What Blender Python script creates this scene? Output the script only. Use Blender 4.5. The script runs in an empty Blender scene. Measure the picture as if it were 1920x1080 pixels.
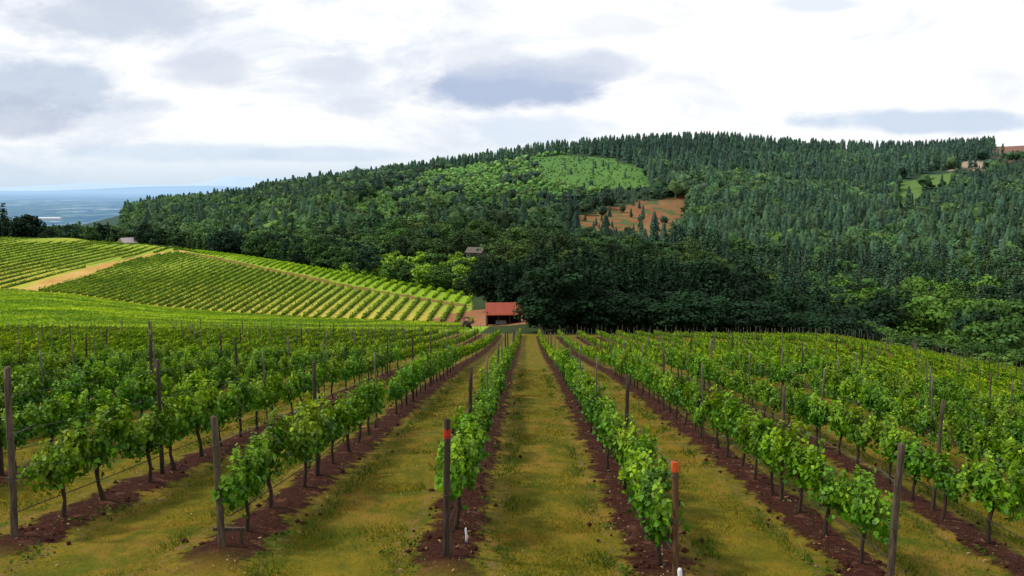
import bpy, math, random
import numpy as np
from mathutils import Vector, Matrix

SEED = 7
random.seed(SEED)
R = np.random.default_rng(SEED)
scene = bpy.context.scene
C = scene.collection
F = 1600.0                      # focal length in photograph pixels (1920 wide)
PITCH = math.atan(195 / F)      # the level horizon lies at photo row 345
YAW = math.atan(28 / F)         # the vine rows run along +Y
CP, SP = math.cos(PITCH), math.sin(PITCH)

# ------------------------------------------------------------------ view helpers
def tan_el(y):
    v = (540 - y) / F
    return (v * CP - SP) / (CP + v * SP)

def azi(x, y=560):
    v = (540 - y) / F
    u = (x - 960) / F
    dx, dy = u, CP + v * SP
    c, s = math.cos(YAW), math.sin(YAW)
    wx, wy = c * dx - s * dy, s * dx + c * dy
    return wx / wy

def project(X, Y, Z):
    """world points -> photograph pixels (used to lay out the land only)"""
    c, s = math.cos(YAW), math.sin(YAW)
    dx, dy = c * X + s * Y, -s * X + c * Y
    d = dy * CP - Z * SP
    up = dy * SP + Z * CP
    d = np.where(d < 0.01, 0.01, d)
    return 960 + F * dx / d, 540 - F * up / d

# ------------------------------------------------------------------ land form
ROW, ROW0 = 2.3, 1.45           # vine row spacing, first row right of the aisle
FIELD_END = 100.0

def near_z(X, Y):
    X = np.asarray(X, float); Y = np.asarray(Y, float)
    z = -2.72 - 0.154 * Y - 0.26 * np.minimum(np.tanh((X - 1) / 6.0), 0.25)
    e = (X - 0.35 * np.maximum(Y, 0) - 0.9) / 1.2
    z = z - 0.19 * 1.2 * np.where(e > 25, e, np.log1p(np.exp(np.clip(e, -30, 25))))
    z = z + 0.25 * np.sin(X * 0.11 + 1.3) * np.sin(Y * 0.07) * np.clip(Y / 40, 0, 1)
    return z

def P(Y, y=None, z=None):
    return (Y, Y * tan_el(y) if z is None else z)

#  landmarks per column: swale/base, plateau crest, hidden hollow, valley, slope a, slope b, slope c, ridge, behind, plain
COLS = [
 (-900, [P(250,545), P(470,445), P(560,z=-44), P(800,z=-62), P(1000,z=-80), P(1300,z=-95), P(1600,z=-110), P(2000,z=-125), P(2500,z=-140), P(3200,z=-152)]),
 (0,    [P(238,545), P(405,446), P(480,z=-40), P(650,z=-50), P(800,z=-58), P(950,z=-66),  P(1100,z=-75),  P(1500,z=-95),  P(2300,z=-135), P(3200,z=-152)]),
 (130,  [P(224,556), P(392,451), P(470,z=-40), P(620,z=-44), P(720,z=-46), P(830,z=-46),  P(950,z=-48),   P(1150,z=-62),  P(1900,z=-125), P(3200,z=-152)]),
 (260,  [P(206,576), P(365,459), P(440,z=-40), P(560,z=-42), P(660,z=-38), P(760,z=-35),  P(880,z=-31),   P(1050,395),    P(1700,z=-110), P(3200,z=-152)]),
 (340,  [P(198,584), P(335,467), P(410,z=-40), P(520,z=-41), P(640,z=-37), P(760,z=-31),  P(920,z=-25),   P(1150,391),    P(1750,z=-100), P(3200,z=-152)]),
 (480,  [P(184,594), P(295,485), P(360,z=-40), P(480,z=-41), P(620,z=-36), P(780,z=-28),  P(1000,z=-17),  P(1250,377),    P(1800,z=-90),  P(3200,z=-152)]),
 (600,  [P(172,601), P(255,506), P(320,z=-39), P(450,z=-39), P(600,z=-33), P(780,z=-23),  P(1020,z=-9),   P(1300,350),    P(1850,z=-80),  P(3200,z=-152)]),
 (750,  [P(160,606), P(222,533), P(270,z=-33), P(400,z=-36), P(580,z=-33), P(780,398),    P(1020,360),    P(1300,327),    P(1850,z=-60),  P(3200,z=-152)]),
 (880,  [P(148,611), P(195,558), P(230,z=-30), P(400,z=-36), P(580,440),   P(800,393),    P(1020,342),    P(1320,310),    P(1850,z=-50),  P(3200,z=-152)]),
 (1000, [P(132,z=-21.6), P(175,z=-24.6), P(230,z=-30), P(400,z=-37), P(600,438), P(820,398), P(1050,332), P(1380,285), P(1900,z=-30), P(3200,z=-152)]),
 (1200, [P(118,z=-19.8), P(165,z=-25), P(230,z=-34), P(400,z=-40), P(650,452), P(850,400), P(1080,325), P(1420,268), P(1950,z=-20), P(3200,z=-152)]),
 (1350, [P(118,z=-21), P(165,z=-30), P(240,z=-42), P(400,z=-48), P(650,458), P(880,405), P(1120,335), P(1440,262), P(1950,z=-20), P(3200,z=-152)]),
 (1500, [P(118,z=-24), P(165,z=-35), P(240,z=-50), P(400,z=-55), P(640,470), P(880,402), P(1120,345), P(1440,277), P(1950,z=-20), P(3200,z=-152)]),
 (1700, [P(118,z=-27), P(165,z=-39), P(240,z=-54), P(400,z=-58), P(620,472), P(860,402), P(1120,338), P(1480,282), P(1950,z=-20), P(3200,z=-152)]),
 (1880, [P(118,z=-29), P(165,z=-40), P(240,z=-53), P(400,z=-56), P(600,466), P(840,392), P(1100,330), P(1480,270), P(1950,z=-20), P(3200,z=-152)]),
 (2700, [P(118,z=-33), P(165,z=-42), P(240,z=-52), P(400,z=-50), P(600,450), P(840,380), P(1100,325), P(1480,262), P(1950,z=-20), P(3200,z=-152)]),
]
col_a = np.array([azi(c[0], 450) for c in COLS])
NA = 900
A_MIN, A_MAX = -1.15, 1.15
A_T = np.linspace(A_MIN, A_MAX, NA)
LY = np.linspace(math.log(95.0), math.log(3300.0), 620)
K = len(COLS[0][1])

def blur(v, n):
    k = np.hanning(n + 2)[1:-1]; k /= k.sum()
    p = np.pad(v, (n, n), mode='edge')
    return np.convolve(p, k, 'same')[n:-n]

lmY = np.stack([blur(np.interp(A_T, col_a, [c[1][k][0] for c in COLS]), 31) for k in range(K)])
lmZ = np.stack([blur(np.interp(A_T, col_a, [c[1][k][1] for c in COLS]), 31) for k in range(K)])
TAB = np.zeros((NA, len(LY)))
Yg = np.exp(LY)
for i in range(NA):
    ys = [90.0, 101.0] + list(lmY[:, i])
    zs = [float(near_z(A_T[i] * 90, 90)), float(near_z(A_T[i] * 101, 101))] + list(lmZ[:, i])
    TAB[i] = blur(np.interp(Yg, ys, zs), 13)

def far_z(X, Y):
    a = np.clip(X / Y, A_MIN, A_MAX)
    fi = (a - A_MIN) / (A_MAX - A_MIN) * (NA - 1)
    fj = (np.log(np.clip(Y, 95, 3299)) - LY[0]) / (LY[-1] - LY[0]) * (len(LY) - 1)
    i = np.clip(fi.astype(int), 0, NA - 2); j = np.clip(fj.astype(int), 0, len(LY) - 2)
    u, v = fi - i, fj - j
    return (TAB[i, j] * (1 - u) * (1 - v) + TAB[i + 1, j] * u * (1 - v) + TAB[i, j + 1] * (1 - u) * v + TAB[i + 1, j + 1] * u * v)

def ground(X, Y):
    X = np.asarray(X, float); Y = np.asarray(Y, float)
    X, Y = np.broadcast_arrays(X, Y)
    n = near_z(X, np.minimum(Y, 101))
    f = far_z(X, np.maximum(Y, 95.0))
    w = np.clip((Y - 96) / 8.0, 0, 1); w = w * w * (3 - 2 * w)
    return n * (1 - w) + f * w

def gz(x, y): return float(ground(np.array([x]), np.array([y]))[0])

def surf(x, y, Ymin, Ymax=2500):
    """first place beyond Ymin where the land meets the sight line through a photo pixel"""
    a = azi(x, y); t = tan_el(y)
    Ys = np.exp(np.linspace(math.log(Ymin), math.log(Ymax), 900))
    z = ground(a * Ys, Ys)
    hit = np.nonzero(z >= t * Ys)[0]
    Yh = Ys[hit[0]] if len(hit) else Ymin
    return a * Yh, Yh

# smooth value noise for layout decisions
def vnoise(x, y, s, seed=0):
    x = np.asarray(x, float) / s; y = np.asarray(y, float) / s
    xi, yi = np.floor(x), np.floor(y); xf, yf = x - xi, y - yi
    xf, yf = xf * xf * (3 - 2 * xf), yf * yf * (3 - 2 * yf)
    def h(a, b):
        v = np.sin(a * 127.1 + b * 311.7 + seed * 74.7) * 43758.5453
        return v - np.floor(v)
    return (h(xi, yi) * (1 - xf) + h(xi + 1, yi) * xf) * (1 - yf) + (h(xi, yi + 1) * (1 - xf) + h(xi + 1, yi + 1) * xf) * yf

def in_poly(px, py, poly):
    px = np.asarray(px); py = np.asarray(py)
    ins = np.zeros(px.shape, bool); n = len(poly); j = n - 1
    for i in range(n):
        xi, yi = poly[i]; xj, yj = poly[j]
        c = ((yi > py) != (yj > py)) & (px < (xj - xi) * (py - yi) / (yj - yi + 1e-9) + xi)
        ins ^= c; j = i
    return ins

# ------------------------------------------------------------------ object helpers
def tag(o, label=None, cat=None, group=None, kind=None):
    if label: o['label'] = label
    if cat: o['category'] = cat
    if group: o['group'] = group
    if kind: o['kind'] = kind
    return o

def mesh_np(name, verts, faces, k, mat, tint=None, smooth=False):
    """faces: (n,k) indices; tint: one rgb per vertex"""
    me = bpy.data.meshes.new(name)
    verts = np.ascontiguousarray(verts, dtype=np.float32); faces = np.ascontiguousarray(faces, dtype=np.int32)
    me.vertices.add(len(verts)); me.vertices.foreach_set('co', verts.ravel())
    n = len(faces)
    me.loops.add(n * k); me.loops.foreach_set('vertex_index', faces.ravel())
    me.polygons.add(n); me.polygons.foreach_set('loop_start', np.arange(0, n * k, k, dtype=np.int32))
    me.update(calc_edges=True)
    if smooth: me.polygons.foreach_set('use_smooth', np.ones(n, bool))
    if tint is not None:
        at = me.color_attributes.new('tint', 'FLOAT_COLOR', 'POINT')
        c = np.ones((len(verts), 4), np.float32); c[:, :3] = tint
        at.data.foreach_set('color', c.ravel())
    me.materials.append(mat)
    return me

def link(name, me, parent=None):
    o = bpy.data.objects.new(name, me); C.objects.link(o)
    if parent: o.parent = parent
    return o

def empty(name, loc=(0, 0, 0), rz=0):
    o = bpy.data.objects.new(name, None); C.objects.link(o)
    o.empty_display_size = 0.2; o.location = loc; o.rotation_euler = (0, 0, rz)
    return o

class MB:
    """plain mesh collector"""
    def __init__(s): s.v = []; s.f = []
    def quadbox(s, cx, cy, cz, sx, sy, sz):
        b = len(s.v)
        for dz in (-.5, .5):
            for dx, dy in ((-.5, -.5), (.5, -.5), (.5, .5), (-.5, .5)):
                s.v.append((cx + dx * sx, cy + dy * sy, cz + dz * sz))
        for q in ((3, 2, 1, 0), (4, 5, 6, 7), (0, 1, 5, 4), (1, 2, 6, 5), (2, 3, 7, 6), (3, 0, 4, 7)):
            s.f.append([b + i for i in q])
        return s
    def poly(s, pts):
        b = len(s.v); s.v += [tuple(p) for p in pts]; s.f.append(list(range(b, b + len(pts)))); return s
    def tube(s, pts, rad, n=7, jit=0.0):
        b = len(s.v); pts = [Vector(p) for p in pts]
        for i, p in enumerate(pts):
            d = (pts[min(i + 1, len(pts) - 1)] - pts[max(i - 1, 0)]).normalized()
            u = d.cross(Vector((0.31, 0.9, 0.21))).normalized(); w = d.cross(u)
            for k in range(n):
                a = 2 * math.pi * k / n; r = rad[i] * (1 + random.uniform(-jit, jit))
                s.v.append(tuple(p + (u * math.cos(a) + w * math.sin(a)) * r))
        for i in range(len(pts) - 1):
            for k in range(n):
                s.f.append([b + i * n + k, b + i * n + (k + 1) % n, b + (i + 1) * n + (k + 1) % n, b + (i + 1) * n + k])
        s.f.append([b + k for k in range(n)][::-1]); s.f.append([b + (len(pts) - 1) * n + k for k in range(n)])
        return s
    def mesh(s, name, mat, smooth=False):
        me = bpy.data.meshes.new(name); me.from_pydata(s.v, [], s.f); me.update()
        if smooth: me.polygons.foreach_set('use_smooth', [True] * len(me.polygons))
        me.materials.append(mat); return me
    def build(s, name, mat, parent=None, smooth=False): return link(name, s.mesh(name, mat, smooth), parent)

def norm(v): return v / np.maximum(np.linalg.norm(v, axis=-1, keepdims=True), 1e-9)

def scatter(shape, cen, nor, size, rng, up=None, aspect=1.0):
    """copies of a small flat shape (k,3) at centres, facing normals"""
    n = len(cen); k = len(shape)
    r = norm(rng.normal(size=(n, 3))) if up is None else up
    t = norm(np.cross(nor, r)); b = np.cross(nor, t)
    s = np.asarray(size).reshape(-1, 1, 1)
    S = shape[None]
    v = cen[:, None, :] + s * (S[..., 0:1] * t[:, None] + S[..., 1:2] * aspect * b[:, None] + S[..., 2:3] * nor[:, None])
    return v.reshape(-1, 3), np.arange(n * k).reshape(n, k)

QUAD = np.array([(-.5, -.42, 0), (.42, -.5, .12), (.5, .42, 0), (-.42, .5, .1)])
LEAF = np.array([(0, -.50, 0), (.34, -.46, .05), (.52, -.06, .11), (.30, .16, .04), (.22, .46, .06), (0, .60, -.06),
                 (-.22, .46, .06), (-.30, .16, .04), (-.52, -.06, .11), (-.34, -.46, .05)])
LEAF6 = np.array([(0, -.5, 0), (.46, -.2, .1), (.3, .35, .05), (0, .58, -.05), (-.3, .35, .05), (-.46, -.2, .1)])

# ------------------------------------------------------------------ materials
def new_mat(name, rough=0.9, spec=0.2):
    m = bpy.data.materials.new(name); m.use_nodes = True
    nt = m.node_tree; b = nt.nodes['Principled BSDF']
    b.inputs['Roughness'].default_value = rough; b.inputs['Specular IOR Level'].default_value = spec
    return m, nt, b

class N:
    """small node-writing helper"""
    def __init__(s, nt): s.nt = nt
    def _in(s, sock, v):
        if isinstance(v, bpy.types.NodeSocket): s.nt.links.new(v, sock)
        elif v is not None: sock.default_value = v
    def math(s, op, a, b=None, c=None, clamp=False):
        n = s.nt.nodes.new('ShaderNodeMath'); n.operation = op; n.use_clamp = clamp
        for i, v in enumerate((a, b, c)): 
            if v is not None: s._in(n.inputs[i], v)
        return n.outputs[0]
    def mix(s, f, a, b, mode='MIX'):
        n = s.nt.nodes.new('ShaderNodeMix'); n.data_type = 'RGBA'; n.blend_type = mode
        fix = lambda v: (*v, 1) if isinstance(v, tuple) and len(v) == 3 else v
        s._in(n.inputs[0], f); s._in(n.inputs[6], fix(a)); s._in(n.inputs[7], fix(b)); return n.outputs[2]
    def noise(s, vec, scale, detail=3, rough=0.55, dist=0.0):
        n = s.nt.nodes.new('ShaderNodeTexNoise'); s._in(n.inputs['Vector'], vec)
        n.inputs['Scale'].default_value = scale; n.inputs['Detail'].default_value = detail
        n.inputs['Roughness'].default_value = rough; n.inputs['Distortion'].default_value = dist
        return n.outputs['Fac']
    def ramp(s, f, a, b):
        n = s.nt.nodes.new('ShaderNodeMapRange'); n.interpolation_type = 'SMOOTHSTEP'
        s._in(n.inputs[0], f); s._in(n.inputs[1], a); s._in(n.inputs[2], b); return n.outputs[0]
    def pos(s): return s.nt.nodes.new('ShaderNodeNewGeometry').outputs['Position']
    def sep(s, v):
        n = s.nt.nodes.new('ShaderNodeSeparateXYZ'); s._in(n.inputs[0], v); return n.outputs
    def comb(s, x, y, z):
        n = s.nt.nodes.new('ShaderNodeCombineXYZ')
        for i, v in enumerate((x, y, z)): s._in(n.inputs[i], v)
        return n.outputs[0]
    def scale(s, v, sc):
        n = s.nt.nodes.new('ShaderNodeMapping'); s._in(n.inputs[0], v); n.inputs['Scale'].default_value = sc; return n.outputs[0]
    def bump(s, h, strength, dist, bsdf):
        n = s.nt.nodes.new('ShaderNodeBump'); n.inputs['Strength'].default_value = strength
        n.inputs['Distance'].default_value = dist; s._in(n.inputs['Height'], h); s.nt.links.new(n.outputs[0], bsdf.inputs['Normal'])

def foliage_mat(name, base, dark, scale, transl=0.25, rough=0.6, spec=0.25, objcol=True):
    m, nt, b = new_mat(name, rough, spec); n = N(nt)
    at = nt.nodes.new('ShaderNodeAttribute'); at.attribute_name = 'tint'
    col = n.mix(n.ramp(n.noise(n.pos(), scale, 2), 0.35, 0.65), dark, base)
    col = n.mix(1.0, col, at.outputs['Color'], 'MULTIPLY')
    if objcol:
        oi = nt.nodes.new('ShaderNodeObjectInfo')
        col = n.mix(1.0, col, oi.outputs['Color'], 'MULTIPLY')
    nt.links.new(col, b.inputs['Base Color'])
    if transl:
        t = nt.nodes.new('ShaderNodeBsdfTranslucent'); mx = nt.nodes.new('ShaderNodeMixShader')
        nt.links.new(n.mix(1.0, col, (1.3, 1.25, 0.5), 'MULTIPLY'), t.inputs[0]); mx.inputs[0].default_value = transl
        nt.links.new(b.outputs[0], mx.inputs[1]); nt.links.new(t.outputs[0], mx.inputs[2])
        nt.links.new(mx.outputs[0], nt.nodes['Material Output'].inputs['Surface'])
    return m

def wood_mat(name, c1, c2, sc=6, rough=0.85):
    m, nt, b = new_mat(name, rough, 0.2); n = N(nt)
    tc = nt.nodes.new('ShaderNodeTexCoord').outputs['Object']
    f = n.noise(n.scale(tc, (sc * 3, sc * 3, sc * 0.35)), 3.0, 4, 0.65)
    nt.links.new(n.mix(n.ramp(f, 0.3, 0.7), c1, c2), b.inputs['Base Color'])
    n.bump(f, 0.5, 0.01, b)
    return m

def plain_mat(name, col, var=0.25, sc=3.0, rough=0.7, spec=0.3):
    m, nt, b = new_mat(name, rough, spec); n = N(nt)
    tc = nt.nodes.new('ShaderNodeTexCoord').outputs['Object']
    f = n.noise(tc, sc, 4, 0.6)
    nt.links.new(n.mix(f, tuple(c * (1 - var) for c in col), tuple(c * (1 + var) for c in col)), b.inputs['Base Color'])
    return m

M = {}
M['vine'] = foliage_mat('vine_leaf', (0.175, 0.335, 0.007), (0.075, 0.205, 0.007), 1.3, 0.3, 0.5, 0.25)
M['vine_far'] = foliage_mat('vine_leaf_distant', (0.200, 0.345, 0.008), (0.11, 0.235, 0.007), 0.5, 0.25, 0.7, 0.1)
M['hedge_far'] = foliage_mat('vine_hedge_sunny', (0.20, 0.31, 0.018), (0.10, 0.20, 0.015), 0.15, 0.2, 0.7, 0.1)  # sunlit tone of the left hill put into the base colour
M['tree'] = foliage_mat('tree_leaf', (1, 1, 1), (0.62, 0.66, 0.62), 0.35, 0.12, 0.75, 0.1)
M['needle'] = foliage_mat('conifer_needle', (1, 1, 1), (0.6, 0.64, 0.66), 0.35, 0.05, 0.8, 0.08)
M['bark'] = wood_mat('vine_bark', (0.030, 0.018, 0.012), (0.075, 0.05, 0.035), 9)
M['trunk'] = wood_mat('tree_bark', (0.035, 0.028, 0.022), (0.10, 0.085, 0.07), 0.8)
M['post'] = wood_mat('post_wood', (0.045, 0.033, 0.022), (0.15, 0.112, 0.075), 4)
M['post_dark'] = wood_mat('post_wood_dark', (0.028, 0.02, 0.015), (0.085, 0.062, 0.045), 4)
M['post_brown'] = wood_mat('post_wood_brown', (0.07, 0.032, 0.015), (0.17, 0.09, 0.045), 4)
M['steel'] = plain_mat('weathered_steel', (0.13, 0.11, 0.08), 0.4, 8, 0.6, 0.4)
M['wire'] = plain_mat('wire_steel', (0.07, 0.065, 0.06), 0.2, 5, 0.5, 0.5)
M['hose'] = plain_mat('drip_hose_plastic', (0.03, 0.028, 0.028), 0.2, 5, 0.5, 0.4)
M['orange'] = plain_mat('orange_tag', (0.65, 0.10, 0.02), 0.25, 20)
M['red'] = plain_mat('red_tag', (0.45, 0.03, 0.015), 0.25, 20)
M['white'] = plain_mat('white_plastic', (0.75, 0.76, 0.78), 0.08, 5, 0.45)

# near vineyard floor
def mat_vineyard_floor():
    m, nt, b = new_mat('vineyard_floor', 0.95, 0.1); n = N(nt)
    p = n.pos(); x, y, z = n.sep(p)
    u = n.math('DIVIDE', n.math('SUBTRACT', x, ROW0), ROW)
    fr = n.math('ABSOLUTE', n.math('SUBTRACT', n.math('FRACT', n.math('ADD', u, 100.5)), 0.5))
    d = n.math('MULTIPLY', fr, ROW)                                  # metres from the nearest row
    edge = n.noise(p, 2.2, 4, 0.65)
    edge2 = n.noise(p, 9.0, 3, 0.6)
    dd = n.math('ADD', d, n.math('MULTIPLY', n.math('SUBTRACT', edge, 0.5), 0.75))
    dd = n.math('ADD', dd, n.math('MULTIPLY', n.math('SUBTRACT', edge2, 0.5), 0.40))
    soil = n.math('SUBTRACT', 1.0, n.ramp(dd, 0.24, 0.41))
    infield = n.math('MULTIPLY', n.ramp(y, 7.4, 8.6), n.math('SUBTRACT', 1.0, n.ramp(y, FIELD_END, FIELD_END + 1)))
    soil = n.math('MULTIPLY', soil, infield)
    big = n.noise(p, 0.55, 3, 0.6); mid = n.noise(n.scale(p, (1, .6, 1)), 2.6, 4, 0.7); fine = n.noise(p, 22, 3, 0.7)
    grass = n.mix(n.ramp(mid, 0.34, 0.66), (0.105, 0.105, 0.006), (0.215, 0.158, 0.010))
    dry = n.mix(n.ramp(fine, 0.3, 0.7), (0.230, 0.120, 0.015), (0.32, 0.19, 0.04))
    gm = n.math('ADD', n.math('MULTIPLY', big, 0.6), n.math('MULTIPLY', mid, 0.4))
    grass = n.mix(n.math('MULTIPLY', n.ramp(gm, 0.48, 0.64), 0.68), grass, dry)
    lush = n.ramp(n.noise(n.scale(p, (1.3, .8, 1)), 0.9, 4, 0.6), 0.56, 0.70)
    grass = n.mix(n.math('MULTIPLY', lush, 0.7), grass, (0.055, 0.105, 0.005))
    grass = n.mix(n.math('MULTIPLY', n.ramp(fine, 0.45, 0.75), 0.4), grass, (0.075, 0.08, 0.008))
    # a paler worn rim along the strip
    rim = n.math('MULTIPLY', n.math('SUBTRACT', 1.0, n.ramp(n.math('ABSOLUTE', n.math('SUBTRACT', dd, 0.53)), 0.02, 0.10)), n.ramp(edge2, 0.45, 0.6))
    grass = n.mix(n.math('MULTIPLY', rim, 0.55), grass, (0.26, 0.14, 0.07))
    so = n.mix(n.ramp(fine, 0.3, 0.75), (0.020, 0.007, 0.004), (0.085, 0.026, 0.013))
    so = n.mix(n.math('MULTIPLY', n.ramp(n.noise(p, 5, 3), 0.55, 0.72), 0.5), so, (0.20, 0.09, 0.055))
    col = n.mix(soil, grass, so)
    # small bare red patches on the far right of the field
    def spot(cx, cy, rx, ry):
        ex = n.math('POWER', n.math('DIVIDE', n.math('SUBTRACT', x, cx), rx), 2.0)
        ey = n.math('POWER', n.math('DIVIDE', n.math('SUBTRACT', y, cy), ry), 2.0)
        e = n.math('ADD', n.math('ADD', ex, ey), n.math('MULTIPLY', edge, 0.6))
        return n.math('SUBTRACT', 1.0, n.ramp(e, 0.9, 1.5))
    col = n.mix(spot(26.5, 88, 4.5, 5), col, (0.20, 0.06, 0.03))
    col = n.mix(spot(33.5, 90, 3.5, 4), col, (0.16, 0.04, 0.025))
    nt.links.new(col, b.inputs['Base Color'])
    n.bump(n.math('ADD', n.math('MULTIPLY', fine, 0.6), mid), 0.9, 0.06, b)
    return m

def mat_land():
    m, nt, b = new_mat('hillside_ground', 0.95, 0.1); n = N(nt)
    at = nt.nodes.new('ShaderNodeAttribute'); at.attribute_name = 'tint'
    p = n.pos()
    f = n.noise(p, 0.35, 4, 0.7); g = n.noise(p, 0.045, 4, 0.7)
    col = n.mix(1.0, at.outputs['Color'], n.mix(f, (0.62, 0.62, 0.62), (1.35, 1.32, 1.3)), 'MULTIPLY')
    col = n.mix(1.0, col, n.mix(g, (0.7, 0.74, 0.7), (1.3, 1.25, 1.2)), 'MULTIPLY')
    nt.links.new(col, b.inputs['Base Color']); n.bump(f, 0.6, 0.5, b)
    return m

def mat_plain():
    m, nt, b = new_mat('valley_fields', 1.0, 0.0); n = N(nt)
    p = n.pos(); x, y, z = n.sep(p)
    q = n.comb(n.math('MULTIPLY', x, 0.0055), n.math('MULTIPLY', y, 0.0019), 0.0)
    v = nt.nodes.new('ShaderNodeTexVoronoi'); nt.links.new(q, v.inputs['Vector']); v.inputs['Scale'].default_value = 1.0
    s = n.sep(v.outputs['Color'])
    w = n.noise(q, 2.2, 5, 0.65)
    c = n.mix(s[0], (0.07, 0.16, 0.19), (0.20, 0.31, 0.30))
    c = n.mix(n.ramp(s[1], 0.80, 0.9), c, (0.50, 0.56, 0.58))
    c = n.mix(n.ramp(w, 0.48, 0.55), c, (0.040, 0.105, 0.20))
    c = n.mix(0.45, c, (0.12, 0.23, 0.36))  # blue aerial haze painted into the field colours, stronger with distance below
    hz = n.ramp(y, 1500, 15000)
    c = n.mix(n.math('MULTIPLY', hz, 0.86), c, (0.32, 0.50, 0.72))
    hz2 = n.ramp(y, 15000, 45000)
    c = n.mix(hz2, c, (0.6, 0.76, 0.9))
    nt.links.new(c, b.inputs['Base Color'])
    return m
M['floor'] = mat_vineyard_floor(); M['land'] = mat_land(); M['plain'] = mat_plain()
M['far_hill'] = plain_mat('far_blue_hills', (0.33, 0.49, 0.68), 0.12, 0.0004, 1.0, 0.0)  # haze blue is put straight into the hills' base colour

# ------------------------------------------------------------------ ground sheets
def grid_mesh(name, X, Y, Z, mat, tint=None):
    nr, nc = X.shape
    v = np.stack([X.ravel(), Y.ravel(), Z.ravel()], 1)
    i = np.arange(nr - 1)[:, None] * nc + np.arange(nc - 1)[None]
    f = np.stack([i, i + 1, i + nc + 1, i + nc], -1).reshape(-1, 4)
    return mesh_np(name, v, f, 4, mat, tint, True)

gx = np.concatenate([np.arange(-150, -30, 3.0), np.arange(-30, -10, 0.5), np.arange(-10, 12, 0.1), np.arange(12, 32, 0.5), np.arange(32, 153, 3.0)])
gy = np.concatenate([np.arange(-40, 5, 1.5), np.arange(5, 20, 0.1), np.arange(20, 50, 0.4), np.arange(50, 105.1, 1.0)])
GX, GY = np.meshgrid(gx, gy)
GZ = ground(GX, np.maximum(GY, -40))
dr = np.abs(((GX - ROW0) / ROW + 100.5) % 1 - 0.5) * ROW
berm = np.exp(-(dr / 0.33) ** 2) * 0.06
rough_ = (vnoise(GX, GY, 0.23, 1) - .5) * 0.05 * np.exp(-(dr / 0.45) ** 2) + (vnoise(GX, GY, 0.6, 2) - .5) * 0.05
GZf = GZ + (berm + rough_) * np.clip((60 - GY) / 20, 0, 1) * (GY > 4)
tag(link('vineyard_ground', grid_mesh('vineyard_ground', GX, GY, GZf, M['floor'])), kind='structure')

# regions of the land, outlined on the photograph and laid on the slopes they cover
PLANT = [(880, 300), (960, 296), (1060, 290), (1150, 297), (1205, 318), (1228, 352), (1150, 356), (1080, 372), (1010, 385), (930, 390), (850, 380), (760, 400), (720, 420), (660, 425), (640, 400), (700, 370), (790, 330)]
PLANT_OPEN = [(1000, 297), (1080, 290), (1150, 297), (1205, 318), (1228, 352), (1150, 356), (1080, 352), (1020, 340)]
REDS = [(1055, 440), (1065, 412), (1120, 396), (1190, 380), (1290, 368), (1296, 392), (1262, 420), (1255, 448), (1215, 450), (1190, 432), (1120, 440)]
STRIP = [(800, 438), (850, 428), (950, 430), (1060, 438), (1060, 452), (960, 450), (850, 448)]
F1 = [(1682, 345), (1720, 332), (1790, 320), (1800, 338), (1730, 355), (1712, 392), (1690, 388)]
F2 = [(1785, 306), (1862, 303), (1862, 317), (1785, 318)]
F3 = [(1855, 290), (1885, 264), (1990, 258), (1990, 300), (1880, 302)]
F4 = [(1905, 468), (1990, 450), (1990, 500), (1912, 490)]

na = np.concatenate([np.linspace(-1.12, -0.72, 40)[:-1], np.linspace(-0.72, 0.72, 620)[:-1], np.linspace(0.72, 1.12, 40)])
ny = np.exp(np.linspace(math.log(104.0), math.log(3200.0), 420))
AX, AY = np.meshgrid(na, ny); TX = AX * AY
TZ = ground(TX, AY)
w_forest = np.clip((AY - 250) / 100, 0, 1)
TZ = TZ + (vnoise(TX, AY, 30, 3) - .5) * 3.0 * w_forest
PX, PY = project(TX, AY, TZ)
base_col = np.empty(TX.shape + (3,)); base_col[:] = (0.035, 0.060, 0.016)
crest = np.interp(AX.ravel(), A_T, lmY[1]).reshape(AX.shape)
basel = np.interp(AX.ravel(), A_T, lmY[0]).reshape(AX.shape)
swale = (AY < basel) & (TX < -6)
base_col[swale] = (0.13, 0.24, 0.012)
nn = vnoise(TX, AY, 9, 4)[..., None]
base_col[swale] = (np.array([0.20, 0.42, 0.015]) * (1 - nn) + np.array([0.34, 0.52, 0.03]) * nn)[swale]
# the sunny level vineyard on the left; its sunshine is put into the ground colour
EDGE_A = azi(885, 590)
plateau = (AY >= basel) & (AY <= crest + 6) & (AX < EDGE_A)
pc = np.array([0.52, 0.43, 0.075]) * (1 - nn) + np.array([0.42, 0.42, 0.055]) * nn
up_ = np.clip(((AY - basel) / np.maximum(crest - basel, 1) - .15) / .35, 0, 1)[..., None]
pc = pc * (1 - up_) + (np.array([.27, .38, .035]) * (1 - nn) + np.array([.34, .39, .045]) * nn) * up_
base_col[plateau] = pc[plateau]
PPX, PPY = project(TX, AY, TZ)
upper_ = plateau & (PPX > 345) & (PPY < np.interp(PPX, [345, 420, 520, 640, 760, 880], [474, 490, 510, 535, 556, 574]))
base_col[upper_] = (.26, .40, .025)

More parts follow.
